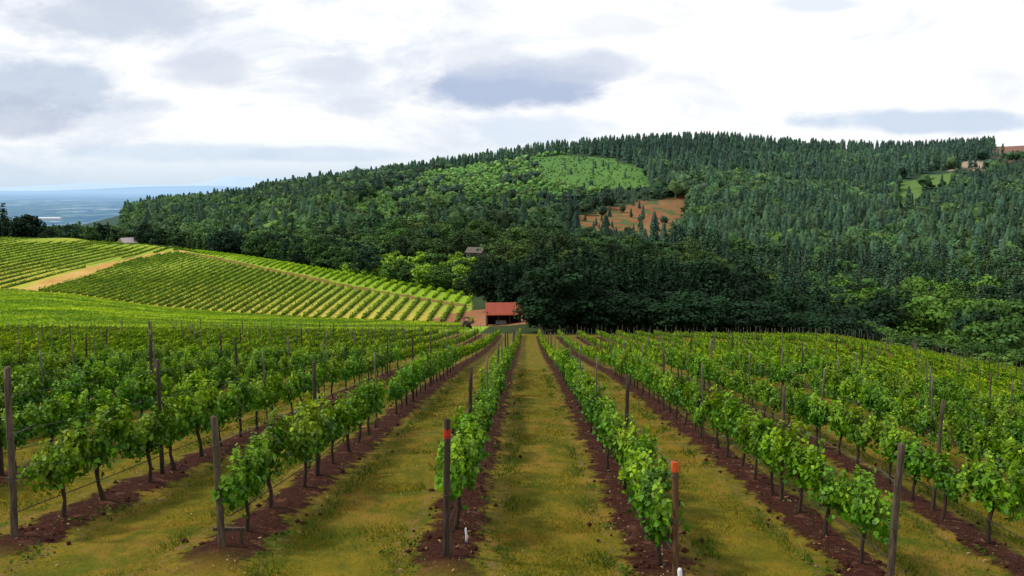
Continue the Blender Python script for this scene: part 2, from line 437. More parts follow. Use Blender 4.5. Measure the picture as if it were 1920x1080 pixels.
def seg_dist(x, y, pts):
    d = np.full(np.shape(x), 1e9)
    for (x0, y0), (x1, y1) in zip(pts[:-1], pts[1:]):
        t = np.clip(((x - x0) * (x1 - x0) + (y - y0) * (y1 - y0)) / ((x1 - x0) ** 2 + (y1 - y0) ** 2), 0, 1)
        d = np.minimum(d, np.hypot(x - x0 - t * (x1 - x0), y - y0 - t * (y1 - y0)))
    return d
TRACK = [surf(*q) for q in ((-250, 552, 110), (0, 548, 110), (70, 541, 110), (140, 520, 110), (215, 492, 110), (290, 478, 110), (345, 471, 110))]
PATH2 = [surf(*q) for q in ((345, 474, 110), (420, 490, 110), (520, 510, 110), (640, 535, 110), (760, 556, 110), (880, 574, 110))]
RED_YARD = [surf(*q) for q in ((872, 600, 108), (900, 590, 108), (940, 600, 108), (985, 600, 108))]
UPPATH = [surf(650, 506, 110), surf(700, 518, 110), surf(738, 530, 110)]
d = seg_dist(TX, AY, TRACK) + (vnoise(TX, AY, 5, 33) - .5) * 3; m = (d < 4.2) & (AY < crest + 5)
tc_ = np.array([0.50, 0.27, 0.07]) * (1 - nn) + np.array([0.58, 0.40, 0.13]) * nn
base_col[m] = tc_[m]
m2 = seg_dist(TX, AY, PATH2) + (vnoise(TX, AY, 4, 34) - .5) * 1.4 < 1.4; base_col[m2] = (0.20, 0.13, 0.03)
yard = (seg_dist(TX, AY, RED_YARD) < 8) & (AY > 104); base_col[yard] = (0.34, 0.155, 0.075)
m = seg_dist(TX, AY, UPPATH) < 1.5; base_col[m] = (0.55, 0.50, 0.38)
far = AY > 380
for poly, c in ((PLANT, (0.10, 0.22, 0.03)), (STRIP, (0.13, 0.22, 0.03)), (REDS, (0.30, 0.105, 0.035)), (F1, (0.12, 0.21, 0.03)), (F2, (0.42, 0.30, 0.20)), (F3, (0.26, 0.12, 0.07)), (F4, (0.45, 0.42, 0.2))):
    q = in_poly(PX + (vnoise(TX, AY, 13, 31) - .5) * 22, PY + (vnoise(TX, AY, 17, 32) - .5) * 8, poly) & far
    base_col[q] = c
hid = (AY > 600) & (PX < 262) & ~plateau; base_col[hid] = (.045, .085, .06)
q = in_poly(PX + (vnoise(TX, AY, 13, 31) - .5) * 22, PY + (vnoise(TX, AY, 17, 32) - .5) * 8, REDS) & far
rn = vnoise(TX, AY, 14, 9)[..., None]
base_col[q] = (np.array([0.27, 0.080, 0.028]) * (1 - rn) + np.array([0.25, 0.155, 0.055]) * rn)[q]
q2 = q & (vnoise(TX, AY, 11, 35) > .68); base_col[q2] = (.09, .12, .03)
hz = np.clip((AY - 500) / 1500, 0, 1)[..., None] * 0.25  # distance haze mixed into the ground colour
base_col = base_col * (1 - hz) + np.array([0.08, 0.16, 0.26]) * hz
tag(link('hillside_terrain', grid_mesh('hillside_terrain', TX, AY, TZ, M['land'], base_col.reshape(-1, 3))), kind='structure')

# valley plain to the horizon, with low hills on it
pa = np.linspace(-1.3, 1.3, 160); py_ = np.concatenate([np.linspace(2900, 9000, 40), np.exp(np.linspace(math.log(9200), math.log(90000), 60))])
PA, PYY = np.meshgrid(pa, py_)
PZ = -150 - (PYY / 1000.0) ** 2 * 0.0785 + (vnoise(PA * PYY, PYY, 2500, 5) - .5) * 6
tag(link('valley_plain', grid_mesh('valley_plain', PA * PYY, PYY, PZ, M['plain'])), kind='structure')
hx = np.linspace(-26000, 26000, 200)
for nm, Yh, hgt, sd in (('distant_hill', 17000, 350, 1), ('distant_hill', 30000, 600, 2)):
    prof = (vnoise(hx, 0, 4200, sd) * .75 + vnoise(hx, 0, 1300, sd + 9) * .3 + .1)
    env = np.clip((hx / Yh + (0.62 if sd == 1 else 0.75)) * 2.6, 0, 1)
    zt = -150 - (Yh / 1000) ** 2 * .0785 + hgt * prof * env
    rows = [(Yh - 2500, None), (Yh - 1200, .55), (Yh, 1.0), (Yh + 1500, .4)]
    HX = np.tile(hx, (4, 1)); HY = np.array([[r[0]] * len(hx) for r in rows]); base = -158 - (Yh / 1000) ** 2 * .0785
    HZ = np.stack([np.full_like(hx, base)] + [base + (zt - base) * r[1] for r in rows[1:]])
    tag(link(nm, grid_mesh(nm, HX, HY, HZ, M['far_hill'] if sd == 1 else plain_mat('farther_blue_hills', (0.47, 0.61, 0.76), 0.08, 0.0004, 1, 0))), kind='structure')  # paler base colour carries the thicker haze of the farther hills

# ------------------------------------------------------------------ vines
def vine_canopy(name, nleaf, rng, shape, size, mat, spread=0.56):
    nsh = 15
    base = np.stack([rng.normal(0, .06, nsh), np.linspace(-spread, spread, nsh) + rng.normal(0, .05, nsh), .68 + rng.normal(0, .05, nsh)], 1)
    dirs = np.stack([rng.normal(0, .22, nsh), rng.normal(0, .25, nsh), np.ones(nsh)], 1)
    length = rng.uniform(.20, .50, nsh)
    s = rng.integers(0, nsh, nleaf); t = rng.beta(1.15, 1.25, nleaf)
    cen = base[s] + dirs[s] * (t * length[s])[:, None]
    off = norm(rng.normal(size=(nleaf, 3))) * rng.uniform(.03, .17, nleaf)[:, None] * (1.15 - .7 * t)[:, None]
    cen = cen + off
    # a skirt of leaves that hangs around the head of the trunk
    k = rng.random(nleaf) < 0.17
    cen[k] = np.stack([rng.normal(0, .12, k.sum()), rng.normal(0, .18, k.sum()), rng.uniform(.48, .75, k.sum())], 1)
    out = cen - np.array([0, 0, .78]); out[:, 1] *= .45
    nor = norm(norm(out) * .8 + rng.normal(0, .55, (nleaf, 3)) + np.array([0, 0, .45]))
    up = norm(np.array([0, 0, 1.0]) + rng.normal(0, .4, (nleaf, 3)))
    sz = size * rng.uniform(.65, 1.25, nleaf) * (1.12 - .45 * np.clip((cen[:, 2] - .7) / .8, 0, 1))
    v, f = scatter(shape, cen, nor, sz, rng, up=up)
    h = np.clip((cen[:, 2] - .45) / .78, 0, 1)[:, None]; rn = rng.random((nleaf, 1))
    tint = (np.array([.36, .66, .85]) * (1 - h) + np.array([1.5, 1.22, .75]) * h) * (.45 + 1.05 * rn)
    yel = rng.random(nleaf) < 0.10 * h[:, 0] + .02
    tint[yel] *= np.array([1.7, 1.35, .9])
    return mesh_np(name, v, f, len(shape), mat, np.repeat(tint, len(shape), 0))

def vine_wood(rng):
    tr = MB(); co = MB()
    a, b_ = rng.uniform(-.05, .05), rng.uniform(-.06, .06)
    tr.tube([(0, 0, -.08), (a * .4, b_ * .3, .06), (a, b_, .25), (a * .3, b_ * 1.4, .42), (-a * .3, b_ * .5, .56), (0, 0, .68)], [.044, .036, .027, .030, .026, .034], 7, .18)
    for s in (-1, 1):
        co.tube([(0, 0, .64), (.01, s * .12, .70), (-.01, s * .3, .69), (.01, s * .5, .70)], [.026, .02, .015, .009], 6, .2)
    for k in range(9):
        y = rng.uniform(-.5, .5)
        co.tube([(0, y, .69), (rng.normal(0, .07), y + rng.normal(0, .05), .92), (rng.normal(0, .12), y + rng.normal(0, .1), 1.08)], [.007, .005, .003], 4)
    return tr.mesh('trunk', M['bark'], True), co.mesh('cordon', M['bark'])
NV = 6
VAR = []
for i in range(NV):
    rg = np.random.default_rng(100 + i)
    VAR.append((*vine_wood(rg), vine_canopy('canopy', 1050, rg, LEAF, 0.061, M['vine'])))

def track_gap(X, Y):      # the dark gap between two blocks on the right
    return seg_dist(X, Y, [(13, 84), (22, 71), (31, 58), (42, 44), (60, 26)]) < 1.7

rows_k = list(range(-34, 29))
vines = []
for k in rows_k:
    x = ROW0 + k * ROW
    start = 9.25 + (0.25 if k < 0 else 0) + {0: -.55, -1: .15, 1: .0, -2: -.3, -3: .0, 2: .6}.get(k, random.uniform(-.3, .4))
    if k > 2: start = 9.5
    ys = np.arange(start, FIELD_END + (-6 if k in (-3, -4, -5, -2) else 0), 1.05)
    ys = ys + R.normal(0, .06, len(ys))
    for q, y in enumerate(ys):
        if R.random() < .03 and q > 3: continue
        if track_gap(np.array([x]), np.array([y]))[0]: continue
        vines.append([k, q, x + R.normal(0, .035), y])
V = np.array(vines); VZ = ground(V[:, 2], V[:, 3])
vx, vy = project(V[:, 2], V[:, 3], VZ + 1.0)
inv = (vx > -90) & (vx < 2010) & (vy < 1120)
size = np.where(inv, 1 / np.hypot(V[:, 2], V[:, 3]), 0)
order = np.argsort(-size)
N_IND = 296
indiv = set(order[:N_IND].tolist())

ONES = ['', 'first', 'second', 'third', 'fourth', 'fifth', 'sixth', 'seventh', 'eighth', 'ninth', 'tenth', 'eleventh', 'twelfth', 'thirteenth', 'fourteenth', 'fifteenth', 'sixteenth', 'seventeenth', 'eighteenth', 'nineteenth']
TENS = ['', '', 'twent', 'thirt', 'fort', 'fift', 'sixt', 'sevent', 'eight', 'ninet']
def ordw(n):
    if n < 20: return ONES[n]
    if n >= 100: return ('hundred and ' + ordw(n - 100)) if n > 100 else 'hundredth'
    if n % 10 == 0: return TENS[n // 10] + 'ieth'
    return TENS[n // 10] + 'y-' + ONES[n % 10]
def row_words(k):
    return f"{ordw(k + 1)} row right of the central aisle" if k >= 0 else f"{ordw(-k)} row left of the central aisle"

proto = []
count_in_row = {}
for i in sorted(indiv, key=lambda i: (V[i, 0], V[i, 3])):
    k = int(V[i, 0]); count_in_row[k] = count_in_row.get(k, 0) + 1
    nth = count_in_row[k]
    o = empty('grapevine', (V[i, 2], V[i, 3], VZ[i] + .03))
    o.rotation_euler = (R.normal(0, .05), R.normal(0, .05), R.choice([0, math.pi]) + R.normal(0, .09))
    s = R.uniform(.88, 1.12); o.scale = (s * .82, s * R.uniform(1.05, 1.18), s * R.uniform(.88, 1.0))
    look = 'Bushy green grapevine' if s > 1.0 else 'Leafy green grapevine'
    tag(o, f"{look}, {ordw(nth)} from the camera in the {row_words(k)}", 'grapevine', 'grapevines trained in straight rows')
    var = VAR[int(R.integers(NV))]
    for nm, me in zip(('trunk', 'cordon', 'canopy'), var):
        c = link(nm, me, o)
        if nm == 'canopy':
            g = R.uniform(.82, 1.18); c.color = (g * R.uniform(.85, 1.15), g, g * R.uniform(.8, 1.2), 1)

# remaining vines: one mass
def lod_canopies(n_leaf, sz, seed, cnt):
    out = []
    for j in range(cnt):
        rg = np.random.default_rng(seed + j)
        shape = LEAF6 if n_leaf > 60 else QUAD
        me = vine_canopy('tmp', n_leaf, rg, shape, sz, M['vine_far'])
        v = np.empty(len(me.vertices) * 3, np.float32); me.vertices.foreach_get('co', v)
        c = np.empty(len(me.vertices) * 4, np.float32); me.color_attributes['tint'].data.foreach_get('color', c)
        out.append((v.reshape(-1, 3), c.reshape(-1, 4)[:, :3], len(shape)))
        bpy.data.meshes.remove(me)
    return out

def merge(templates, place, name, mat, k):
    """place: (template index, x, y, z, scale xyz, rot, tint rgb)"""
    vs, cs = [], []
    for ti, x, y, z, s, rot, tn in place:
        v, c, _ = templates[ti]
        ca, sa = math.cos(rot), math.sin(rot)
        w = v * np.array(s)
        w = np.stack([w[:, 0] * ca - w[:, 1] * sa + x, w[:, 0] * sa + w[:, 1] * ca + y, w[:, 2] + z], 1)
        vs.append(w.astype(np.float32)); cs.append((c * np.array(tn)).astype(np.float32))
    return np.concatenate(vs), np.concatenate(cs)

rest = [i for i in range(len(V)) if i not in indiv]
near_r = [i for i in rest if V[i, 3] < 34]; far_r = [i for i in rest if V[i, 3] >= 34]
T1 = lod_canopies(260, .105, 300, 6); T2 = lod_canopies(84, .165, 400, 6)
def vplace(ids):
    out = []
    for i in ids:
        g = R.uniform(.85, 1.15); s = R.uniform(.94, 1.06); fy_ = min(1, max(0, (V[i, 3] - 15) / 45))
        out.append((int(R.integers(6)), V[i, 2], V[i, 3], VZ[i], (s * (.82 - .16 * fy_), s * 1.16, s * (.95 - .13 * fy_)), R.choice([0, math.pi]) + R.normal(0, .1), (g * R.uniform(.9, 1.15), g, g)))
    return out
v1, c1 = merge(T1, vplace(near_r), '', None, 6); v2, c2 = merge(T2, vplace(far_r), '', None, 4)
# thin trunks of the nearer half of that mass
tv = []
for i in near_r:
    x, y, z = V[i, 2], V[i, 3], VZ[i]
    for (dx, dy) in ((.028, 0), (0, .028)):
        tv += [(x - dx, y - dy, z - .05), (x + dx, y + dy, z - .05), (x + dx * .7, y + dy * .7, z + .72), (x - dx * .7, y - dy * .7, z + .72)]
tv = np.array(tv)
me = bpy.data.meshes.new('vineyard_vines')
allv = np.concatenate([v1, v2, tv]).astype(np.float32); allc = np.concatenate([c1, c2, np.full((len(tv), 3), .3)]).astype(np.float32)
n6, n4, nt4 = len(v1) // 6, len(v2) // 4, len(tv) // 4
me.vertices.add(len(allv)); me.vertices.foreach_set('co', allv.ravel())
me.loops.add(len(allv)); me.loops.foreach_set('vertex_index', np.arange(len(allv), dtype=np.int32))
me.polygons.add(n6 + n4 + nt4)
me.polygons.foreach_set('loop_start', np.concatenate([np.arange(n6) * 6, n6 * 6 + np.arange(n4 + nt4) * 4]).astype(np.int32))
me.update(calc_edges=True)
at = me.color_attributes.new('tint', 'FLOAT_COLOR', 'POINT'); cc = np.ones((len(allv), 4), np.float32); cc[:, :3] = allc; at.data.foreach_set('color', cc.ravel())
me.materials.append(M['vine_far']); me.materials.append(M['bark'])
me.polygons.foreach_set('material_index', np.concatenate([np.zeros(n6 + n4), np.ones(nt4)]).astype(np.int32))
tag(link('vineyard_foliage', me), kind='stuff')

# ------------------------------------------------------------------ posts
posts = []
for k in rows_k:
    x = ROW0 + k * ROW
    for q, y in enumerate([8.75, 12.3] + list(np.arange(17.3, FIELD_END, 5.1))):
        if k in (-1, 0, 1, -2, -3, 2) and q == 0: continue
        if k >= 3 and q == 0: continue
        posts.append((k, q, x + R.normal(0, .03), y + R.normal(0, .15)))
PP = np.array(posts); PZ_ = ground(PP[:, 2], PP[:, 3])
ppx, ppy = project(PP[:, 2], PP[:, 3], PZ_ + 1.5)
pin = (ppx > -20) & (ppx < 1940)
od = np.argsort(-np.where(pin, 1 / PP[:, 3], 0))
pind = set(od[:280].tolist())
def post_mesh(seed, r, h, mat, sides=8):
    random.seed(seed)
    b = MB(); b.tube([(0, 0, -.3), (.004, 0, .3), (-.006, .004, h * .5), (.003, -.004, h * .85), (.0, 0, h)], [r * 1.08, r, r * .97, r * .93, r * .88], sides, .06)
    return b.mesh('line_post', mat, True)
PM = [post_mesh(1, .030, 1.75, M['post']), post_mesh(2, .032, 1.8, M['post_dark']), post_mesh(3, .019, 1.68, M['steel'], 5), post_mesh(4, .020, 1.8, M['steel'], 5)]
cnt = {}
for i in sorted(pind, key=lambda i: (PP[i, 0], PP[i, 3])):
    k = int(PP[i, 0]); cnt[k] = cnt.get(k, 0) + 1
    w = int(PP[i, 1]) == 1 or R.random() < .22
    mi = int(R.integers(2)) if w else int(2 + R.integers(2))
    o = link('trellis_post', PM[mi]); o.location = (PP[i, 2], PP[i, 3], PZ_[i])
    o.rotation_euler = (R.normal(0, .02), R.normal(0, .02), R.uniform(0, 6))
    tag(o, f"{'Grey wooden' if w else 'Thin brown'} post, {ordw(cnt[k])} along the {row_words(k)}", 'post', 'posts standing among the vines')
b = MB()
for i in range(len(PP)):
    if i in pind: continue
    h = R.uniform(1.4, 1.7); x, y, z = PP[i, 2], PP[i, 3], PZ_[i]; r = R.uniform(.016, .026)
    b.tube([(x, y, z - .2), (x + R.normal(0, .02), y, z + h)], [r, r], 4)
o = b.build('trellis_posts_mass', M['steel']); o.name = 'vineyard_post_thicket'; tag(o, kind='stuff')

def end_post(x, y, h, r, mat, lean, label, tagmat=None, tag_z=None, extra=None):
    z = gz(x, y); o = empty('end_post', (x, y, z)); o.rotation_euler = lean
    tag(o, label, 'post', 'thick wooden posts at the near row ends')
    random.seed(int(x * 100)); b = MB()
    zs = [-.5, 0, h * .3, h * .6, h * .9, h - .012, h]; rs = [r * 1.1, r * 1.07, r, r * .97, r * .95, r * .93, r * .8]
    b.tube([(random.uniform(-.006, .006), random.uniform(-.006, .006), q) for q in zs], rs, 14, .035)
    b.build('shaft', mat, o, True)
    if tagmat:
        t = MB(); t.tube([(0, 0, tag_z - .05), (0, 0, tag_z - .02), (0, 0, tag_z + .02), (0, 0, tag_z + .05)], [r * 1.07, r * 1.13, r * 1.12, r * 1.05], 14, .04)
        t.build('tape_band', tagmat, o)
    wm = MB()
    for q in (.7, 1.15):
        wm.tube([(0, 0, q), (0, 0, q + .012)], [r * 1.08, r * 1.08], 14); 
        wm.tube([(0, r, q), (0, r + .12, q + .01), (0, r + .45, q + .03)], [.004, .004, .004], 5)
    wm.build('wire_wrap', M['wire'], o)
    return o
xr = lambda k: ROW0 + k * ROW
end_post(xr(-1) + .01, 8.6, 1.52, .036, M['post_dark'], (-.03, .01, 0), "Dark wooden end post with a red band, left side of the central aisle", M['red'], 1.36)
end_post(xr(0) + .02, 8.0, 1.30, .034, M['post_brown'], (-.05, -.02, 0), "Brown wooden end post with an orange cap band, right side of the central aisle", M['orange'], 1.25)
end_post(xr(-2) - .04, 8.5, 1.46, .037, M['post'], (-.04, -.03, 0), "Weathered grey end post of the second row left of the central aisle")
end_post(xr(1) + .02, 8.5, 1.60, .037, M['post'], (.02, .02, 0), "Mossy grey end post of the second row right of the central aisle")
end_post(xr(-3) - .09, 8.75, 1.9, .036, M['post'], (-.04, .0, 0), "Tall grey end post at the left edge, third row left of the aisle")

# small fittings at the two middle row ends
def fitting(name, x, y, r, h, label, cat, mat, cap=None, z0=0.0):
    o = empty(name, (x, y, gz(x, y) + z0)); tag(o, label, cat)
    b = MB(); b.tube([(0, 0, -.05), (.01, .01, h * .5), (.0, .02, h * .93), (0, .02, h)], [r, r, r * .98, r * .6], 12)
    b.build('tube', mat, o, True)
    if cap:
        c = MB(); c.tube([(0, .02, -.05), (0, .0, .06)], [r * 1.12, r * 1.12], 12); c.build('base_collar', cap, o, True)
    return o
fitting('marker_tube', xr(0) + .03, 7.85, .024, .28, "Short white plastic tube standing at the foot of the orange banded post", 'tube', M['white'], M['hose'])
fitting('irrigation_valve', xr(-1) + .17, 9.15, .013, .20, "Small white valve among dark soil behind the red banded post", 'valve', M['white'], M['hose'])
fitting('pale_stake', xr(-1) + .06, 8.4, .008, .50, "Thin pale stake leaning beside the foot of the red banded post", 'stake', M['post'])
def crossbar(k, dy, label):
    x = xr(k); o = empty('cross_rail', (x, 8.6 + dy, gz(x, 8.6 + dy))); tag(o, label, 'rail')
    for s in (-.11, .13):
        MB().tube([(s, 0, -.1), (s, 0, .22)], [.018, .016], 7).build('stub', M['post'], o)
    MB().quadbox(0, 0, .235, .34, .035, .035).build('bar', M['post'], o)
crossbar(-2, .02, "Low weathered crossbar at the foot of the second left end post")

# wires and drip hoses of the nearest rows
for k in range(-6, 6):
    x = xr(k); ys = np.arange(8.6 if k not in (0,) else 8.1, FIELD_END - 2, 2.0)
    side = f"{ordw(k + 1)} row right" if k >= 0 else f"{ordw(-k)} row left"
    for nm, hh, r, mt, lab, cat in (('cordon_wire', .70, .003, M['wire'], f"Thin steel wire strung along the {side} of the central aisle", 'wire'),
                              ('foliage_wire', 1.22, .0022, M['wire'], f"Upper steel wire along the {side} of the central aisle", 'wire'),
                              ('drip_hose', .36, .0065, M['hose'], f"Black drip hose slung low along the {side} of the central aisle", 'hose')):
        b = MB(); zz = ground(np.full(len(ys), x), ys)
        b.tube([(x + .02, y, z + hh + (R.normal(0, .012) if nm == 'drip_hose' else 0)) for y, z in zip(ys, zz)], [r] * len(ys), 5)
        tag(b.build(nm, mt), lab, cat, 'wires and hoses of the trellis')

# ------------------------------------------------------------------ grass, weeds and clods of the near floor
M['grass'] = foliage_mat('grass_blade', (0.20, 0.175, 0.010), (0.115, 0.135, 0.007), 1.1, 0.2, 0.7, 0.15)
M['clod'] = plain_mat('soil_clod', (0.055, 0.019, 0.013), 0.5, 2.0, 0.95, 0.1)
nb = 330000
gy_ = 5.5 + 34 * R.random(nb) ** 1.7
gx_ = (R.random(nb) - .5) * 2 * (gy_ * .66 + 1.5)
dr = np.abs(((gx_ - ROW0) / ROW + 100.5) % 1 - 0.5) * ROW
keep = (dr > .42 + .35 * (vnoise(gx_, gy_, .5, 6) - .5)) | (gy_ < 8.2) | (R.random(nb) < .06)
keep &= vnoise(gx_, gy_, .9, 7) + R.random(nb) * .5 > .45
gx_, gy_ = gx_[keep], gy_[keep]; nb = len(gx_); gzz = ground(gx_, gy_)
hh = (.010 + .032 * R.random(nb) ** 2) * (1 + gy_ / 45)
edge_w = np.exp(-((np.abs(((gx_ - ROW0) / ROW + 100.5) % 1 - 0.5) * ROW - .6) / .15) ** 2) * (vnoise(gx_, gy_, .8, 11) > .6)
hh *= 1 + 2.6 * edge_w
ww = .0022 + .00045 * gy_
th = R.random(nb) * 6.283; lx = R.normal(0, .7, nb) * hh; ly = R.normal(0, .7, nb) * hh
v = np.stack([np.stack([gx_ - np.cos(th) * ww, gy_ - np.sin(th) * ww, gzz - .01], 1), np.stack([gx_ + np.cos(th) * ww, gy_ + np.sin(th) * ww, gzz - .01], 1),
              np.stack([gx_ + lx, gy_ + ly, gzz + hh], 1)], 1).reshape(-1, 3)
dryness = vnoise(gx_, gy_, 1.6, 8) * .6 + R.random(nb) * .4
tn = np.where((dryness > .58)[:, None], np.array([1.7, 1.05, 1.5]), np.array([.85, 1.05, .8])) * R.uniform(.7, 1.3, (nb, 1))
tn = np.where(edge_w[:, None] > .4, np.array([.5, .85, .8]), tn)
tag(link('grass', mesh_np('grass', v, np.arange(nb * 3).reshape(-1, 3), 3, M['grass'], np.repeat(tn, 3, 0))), kind='stuff')
nc = 9000
cy = 8.6 + 22 * R.random(nc) ** 1.6; kk = R.integers(-9, 9, nc); cx = ROW0 + kk * ROW + R.normal(0, .24, nc)
cz = ground(cx, cy) + .035; sz = .008 + .045 * R.random(nc) ** 3
octa = np.array([(1, 0, 0), (0, 1, 0), (-1, 0, 0), (0, -1, 0), (0, 0, .8), (0, 0, -.8)])
ov = (octa[None] * R.uniform(.6, 1.3, (nc, 6, 1)) * sz[:, None, None]) + np.stack([cx, cy, cz], 1)[:, None]
of = np.array([(0, 1, 4), (1, 2, 4), (2, 3, 4), (3, 0, 4), (1, 0, 5), (2, 1, 5), (3, 2, 5), (0, 3, 5)])
ofs = (np.arange(nc)[:, None, None] * 6 + of[None]).reshape(-1, 3)
tag(link('soil_rubble', mesh_np('soil_rubble', ov.reshape(-1, 3), ofs, 3, M['clod'])), kind='stuff')

nl_ = 9000
ly_ = 7.5 + 26 * R.random(nl_) ** 1.7; kk = R.integers(-9, 9, nl_)
lx_ = ROW0 + kk * ROW + R.normal(0, .42, nl_)
lz_ = ground(lx_, ly_) + .02 + .05 * np.exp(-((lx_ - ROW0 - kk * ROW) / .33) ** 2)
v, f = scatter(QUAD, np.stack([lx_, ly_, lz_], 1), norm(R.normal(0, .35, (nl_, 3)) + np.array([0, 0, 1])), R.uniform(.012, .045, nl_), R, aspect=.45)
M['litter'] = foliage_mat('dry_litter', (.36, .25, .12), (.20, .12, .06), 3.0, 0.0, .9, .05)
tag(link('leaf_litter', mesh_np('leaf_litter', v, f, 4, M['litter'], np.repeat(R.uniform(.4, 1.4, (nl_, 1)) * np.ones((1, 3)), 4, 0))), kind='stuff')
wc = 420; wy = 7.2 + 26 * R.random(wc) ** 1.5; kk = R.integers(-9, 9, wc); wx = ROW0 + kk * ROW + R.choice([-1, 1], wc) * R.normal(.45, .13, wc)
rep_ = np.repeat(np.arange(wc), 34); ww_ = len(rep_); rad = R.uniform(.05, .17, wc)[rep_]
qx_ = wx[rep_] + R.normal(0, 1, ww_) * rad * .6; qy_ = wy[rep_] + R.normal(0, 1, ww_) * rad
qz_ = ground(qx_, qy_) + .02 + R.random(ww_) * rad * .6
v, f = scatter(LEAF6, np.stack([qx_, qy_, qz_], 1), norm(R.normal(0, .5, (ww_, 3)) + np.array([0, 0, .8])), R.uniform(.02, .05, ww_), R, aspect=.6)
tag(link('weeds', mesh_np('weeds', v, f, 6, M['grass'], np.repeat(np.array([[.5, .95, .8]]) * R.uniform(.5, 1.2, (ww_, 1)), 6, 0))), kind='stuff')

# ------------------------------------------------------------------ hedgerows of the level vineyard on the left
hv, hc = [], []
for k in range(-125, -3):
    x = 1.5 + k * 2.85
    ys = np.arange(112.0, 500.0, .55)
    a = x / ys
    ok = (a > -0.95) & (a < EDGE_A)
    by = np.interp(a, A_T, lmY[0]); cy_ = np.interp(a, A_T, lmY[1])
    ok &= (ys > by + 1.0) & (ys < cy_ + 12)
    ys = ys[ok]
    if len(ys) < 3: continue
    xx = np.full(len(ys), x)
    dt = seg_dist(xx, ys, TRACK); d2 = seg_dist(xx, ys, PATH2)
    qx, qy = project(xx, ys, ground(xx, ys))
    leftb = (qx < np.interp(qy, [471, 478, 492, 520, 541, 548], [345, 290, 215, 140, 70, 0])) & (k % 2 == 0)
    keep = (dt > 4.4) & (d2 > 2.0) & ~leftb; ys, xx = ys[keep], xx[keep]
    hv.append(np.stack([xx, ys], 1))
H = np.concatenate(hv)
# beyond the curving track the far block is greener and denser
HS = []
for hrow in hv:
    cuts = np.nonzero(np.diff(hrow[:, 1]) > .8)[0] + 1
    HS += [q for q in np.split(hrow, cuts) if len(q) > 3]
rv, rf_, rt, nb0 = [], [], [], 0
for q in HS:
    m_ = len(q); x, y = q[:, 0] + R.normal(0, .05, m_), q[:, 1]; z = ground(x, y)
    pxx, pyy = project(x, y, z)
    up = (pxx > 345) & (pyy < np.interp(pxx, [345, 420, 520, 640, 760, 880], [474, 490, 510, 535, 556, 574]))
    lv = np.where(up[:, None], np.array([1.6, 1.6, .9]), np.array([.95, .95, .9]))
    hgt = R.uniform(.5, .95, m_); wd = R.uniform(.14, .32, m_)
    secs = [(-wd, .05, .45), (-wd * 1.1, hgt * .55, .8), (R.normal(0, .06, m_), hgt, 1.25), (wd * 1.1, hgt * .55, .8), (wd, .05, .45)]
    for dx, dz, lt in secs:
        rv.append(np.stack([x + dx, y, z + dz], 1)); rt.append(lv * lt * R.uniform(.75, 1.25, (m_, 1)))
    i0 = np.arange(m_ - 1)
    for k_ in range(4):
        a0, b0_ = nb0 + k_ * m_, nb0 + (k_ + 1) * m_
        rf_.append(np.stack([a0 + i0, a0 + i0 + 1, b0_ + i0 + 1, b0_ + i0], 1))
    nb0 += 5 * m_
rv = np.concatenate(rv); rt = np.concatenate(rt); rf_ = np.concatenate(rf_)
rep = np.repeat(np.arange(len(H)), 3)
hx_ = H[rep, 0] + R.normal(0, .18, len(rep)); hy_ = H[rep, 1] + R.normal(0, .3, len(rep))
cen = np.stack([hx_, hy_, ground(hx_, hy_) + R.uniform(.3, 1.05, len(rep))], 1)
pxx, pyy = project(cen[:, 0], cen[:, 1], cen[:, 2] - .8)
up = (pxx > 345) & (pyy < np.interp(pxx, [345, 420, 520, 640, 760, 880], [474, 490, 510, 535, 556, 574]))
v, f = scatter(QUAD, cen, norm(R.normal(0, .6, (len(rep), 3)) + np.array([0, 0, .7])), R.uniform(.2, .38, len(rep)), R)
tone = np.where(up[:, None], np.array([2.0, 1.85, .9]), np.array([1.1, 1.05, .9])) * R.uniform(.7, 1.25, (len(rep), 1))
allv_ = np.concatenate([rv, v]); allf_ = np.concatenate([rf_, f + len(rv)])
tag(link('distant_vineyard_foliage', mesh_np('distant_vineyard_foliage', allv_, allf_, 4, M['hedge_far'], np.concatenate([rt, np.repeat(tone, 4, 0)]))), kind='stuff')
# tall grass on the bright swale and over the upper block of that vineyard
ns = 60000
sa = R.uniform(-.72, EDGE_A - .005, ns); b0 = np.interp(sa, A_T, lmY[0])
sy = 103 + (b0 - 101) * R.random(ns); sx = sa * sy
szz = ground(sx, sy) + .12
nor = norm(R.normal(0, .5, (ns, 3)) + np.array([0, 0, .6]))
v, f = scatter(QUAD, np.stack([sx, sy, szz], 1), nor, R.uniform(.25, .5, ns), R)
tn = np.where(vnoise(sx * .3, sy, 6, 13)[:, None] > .5, np.array([2.1, 1.75, 1.3]), np.array([1.35, 1.25, 1.2])) * R.uniform(.75, 1.2, (ns, 1))
tag(link('meadow_grass', mesh_np('meadow_grass', v, f, 4, M['hedge_far'], np.repeat(tn, 4, 0))), kind='stuff')

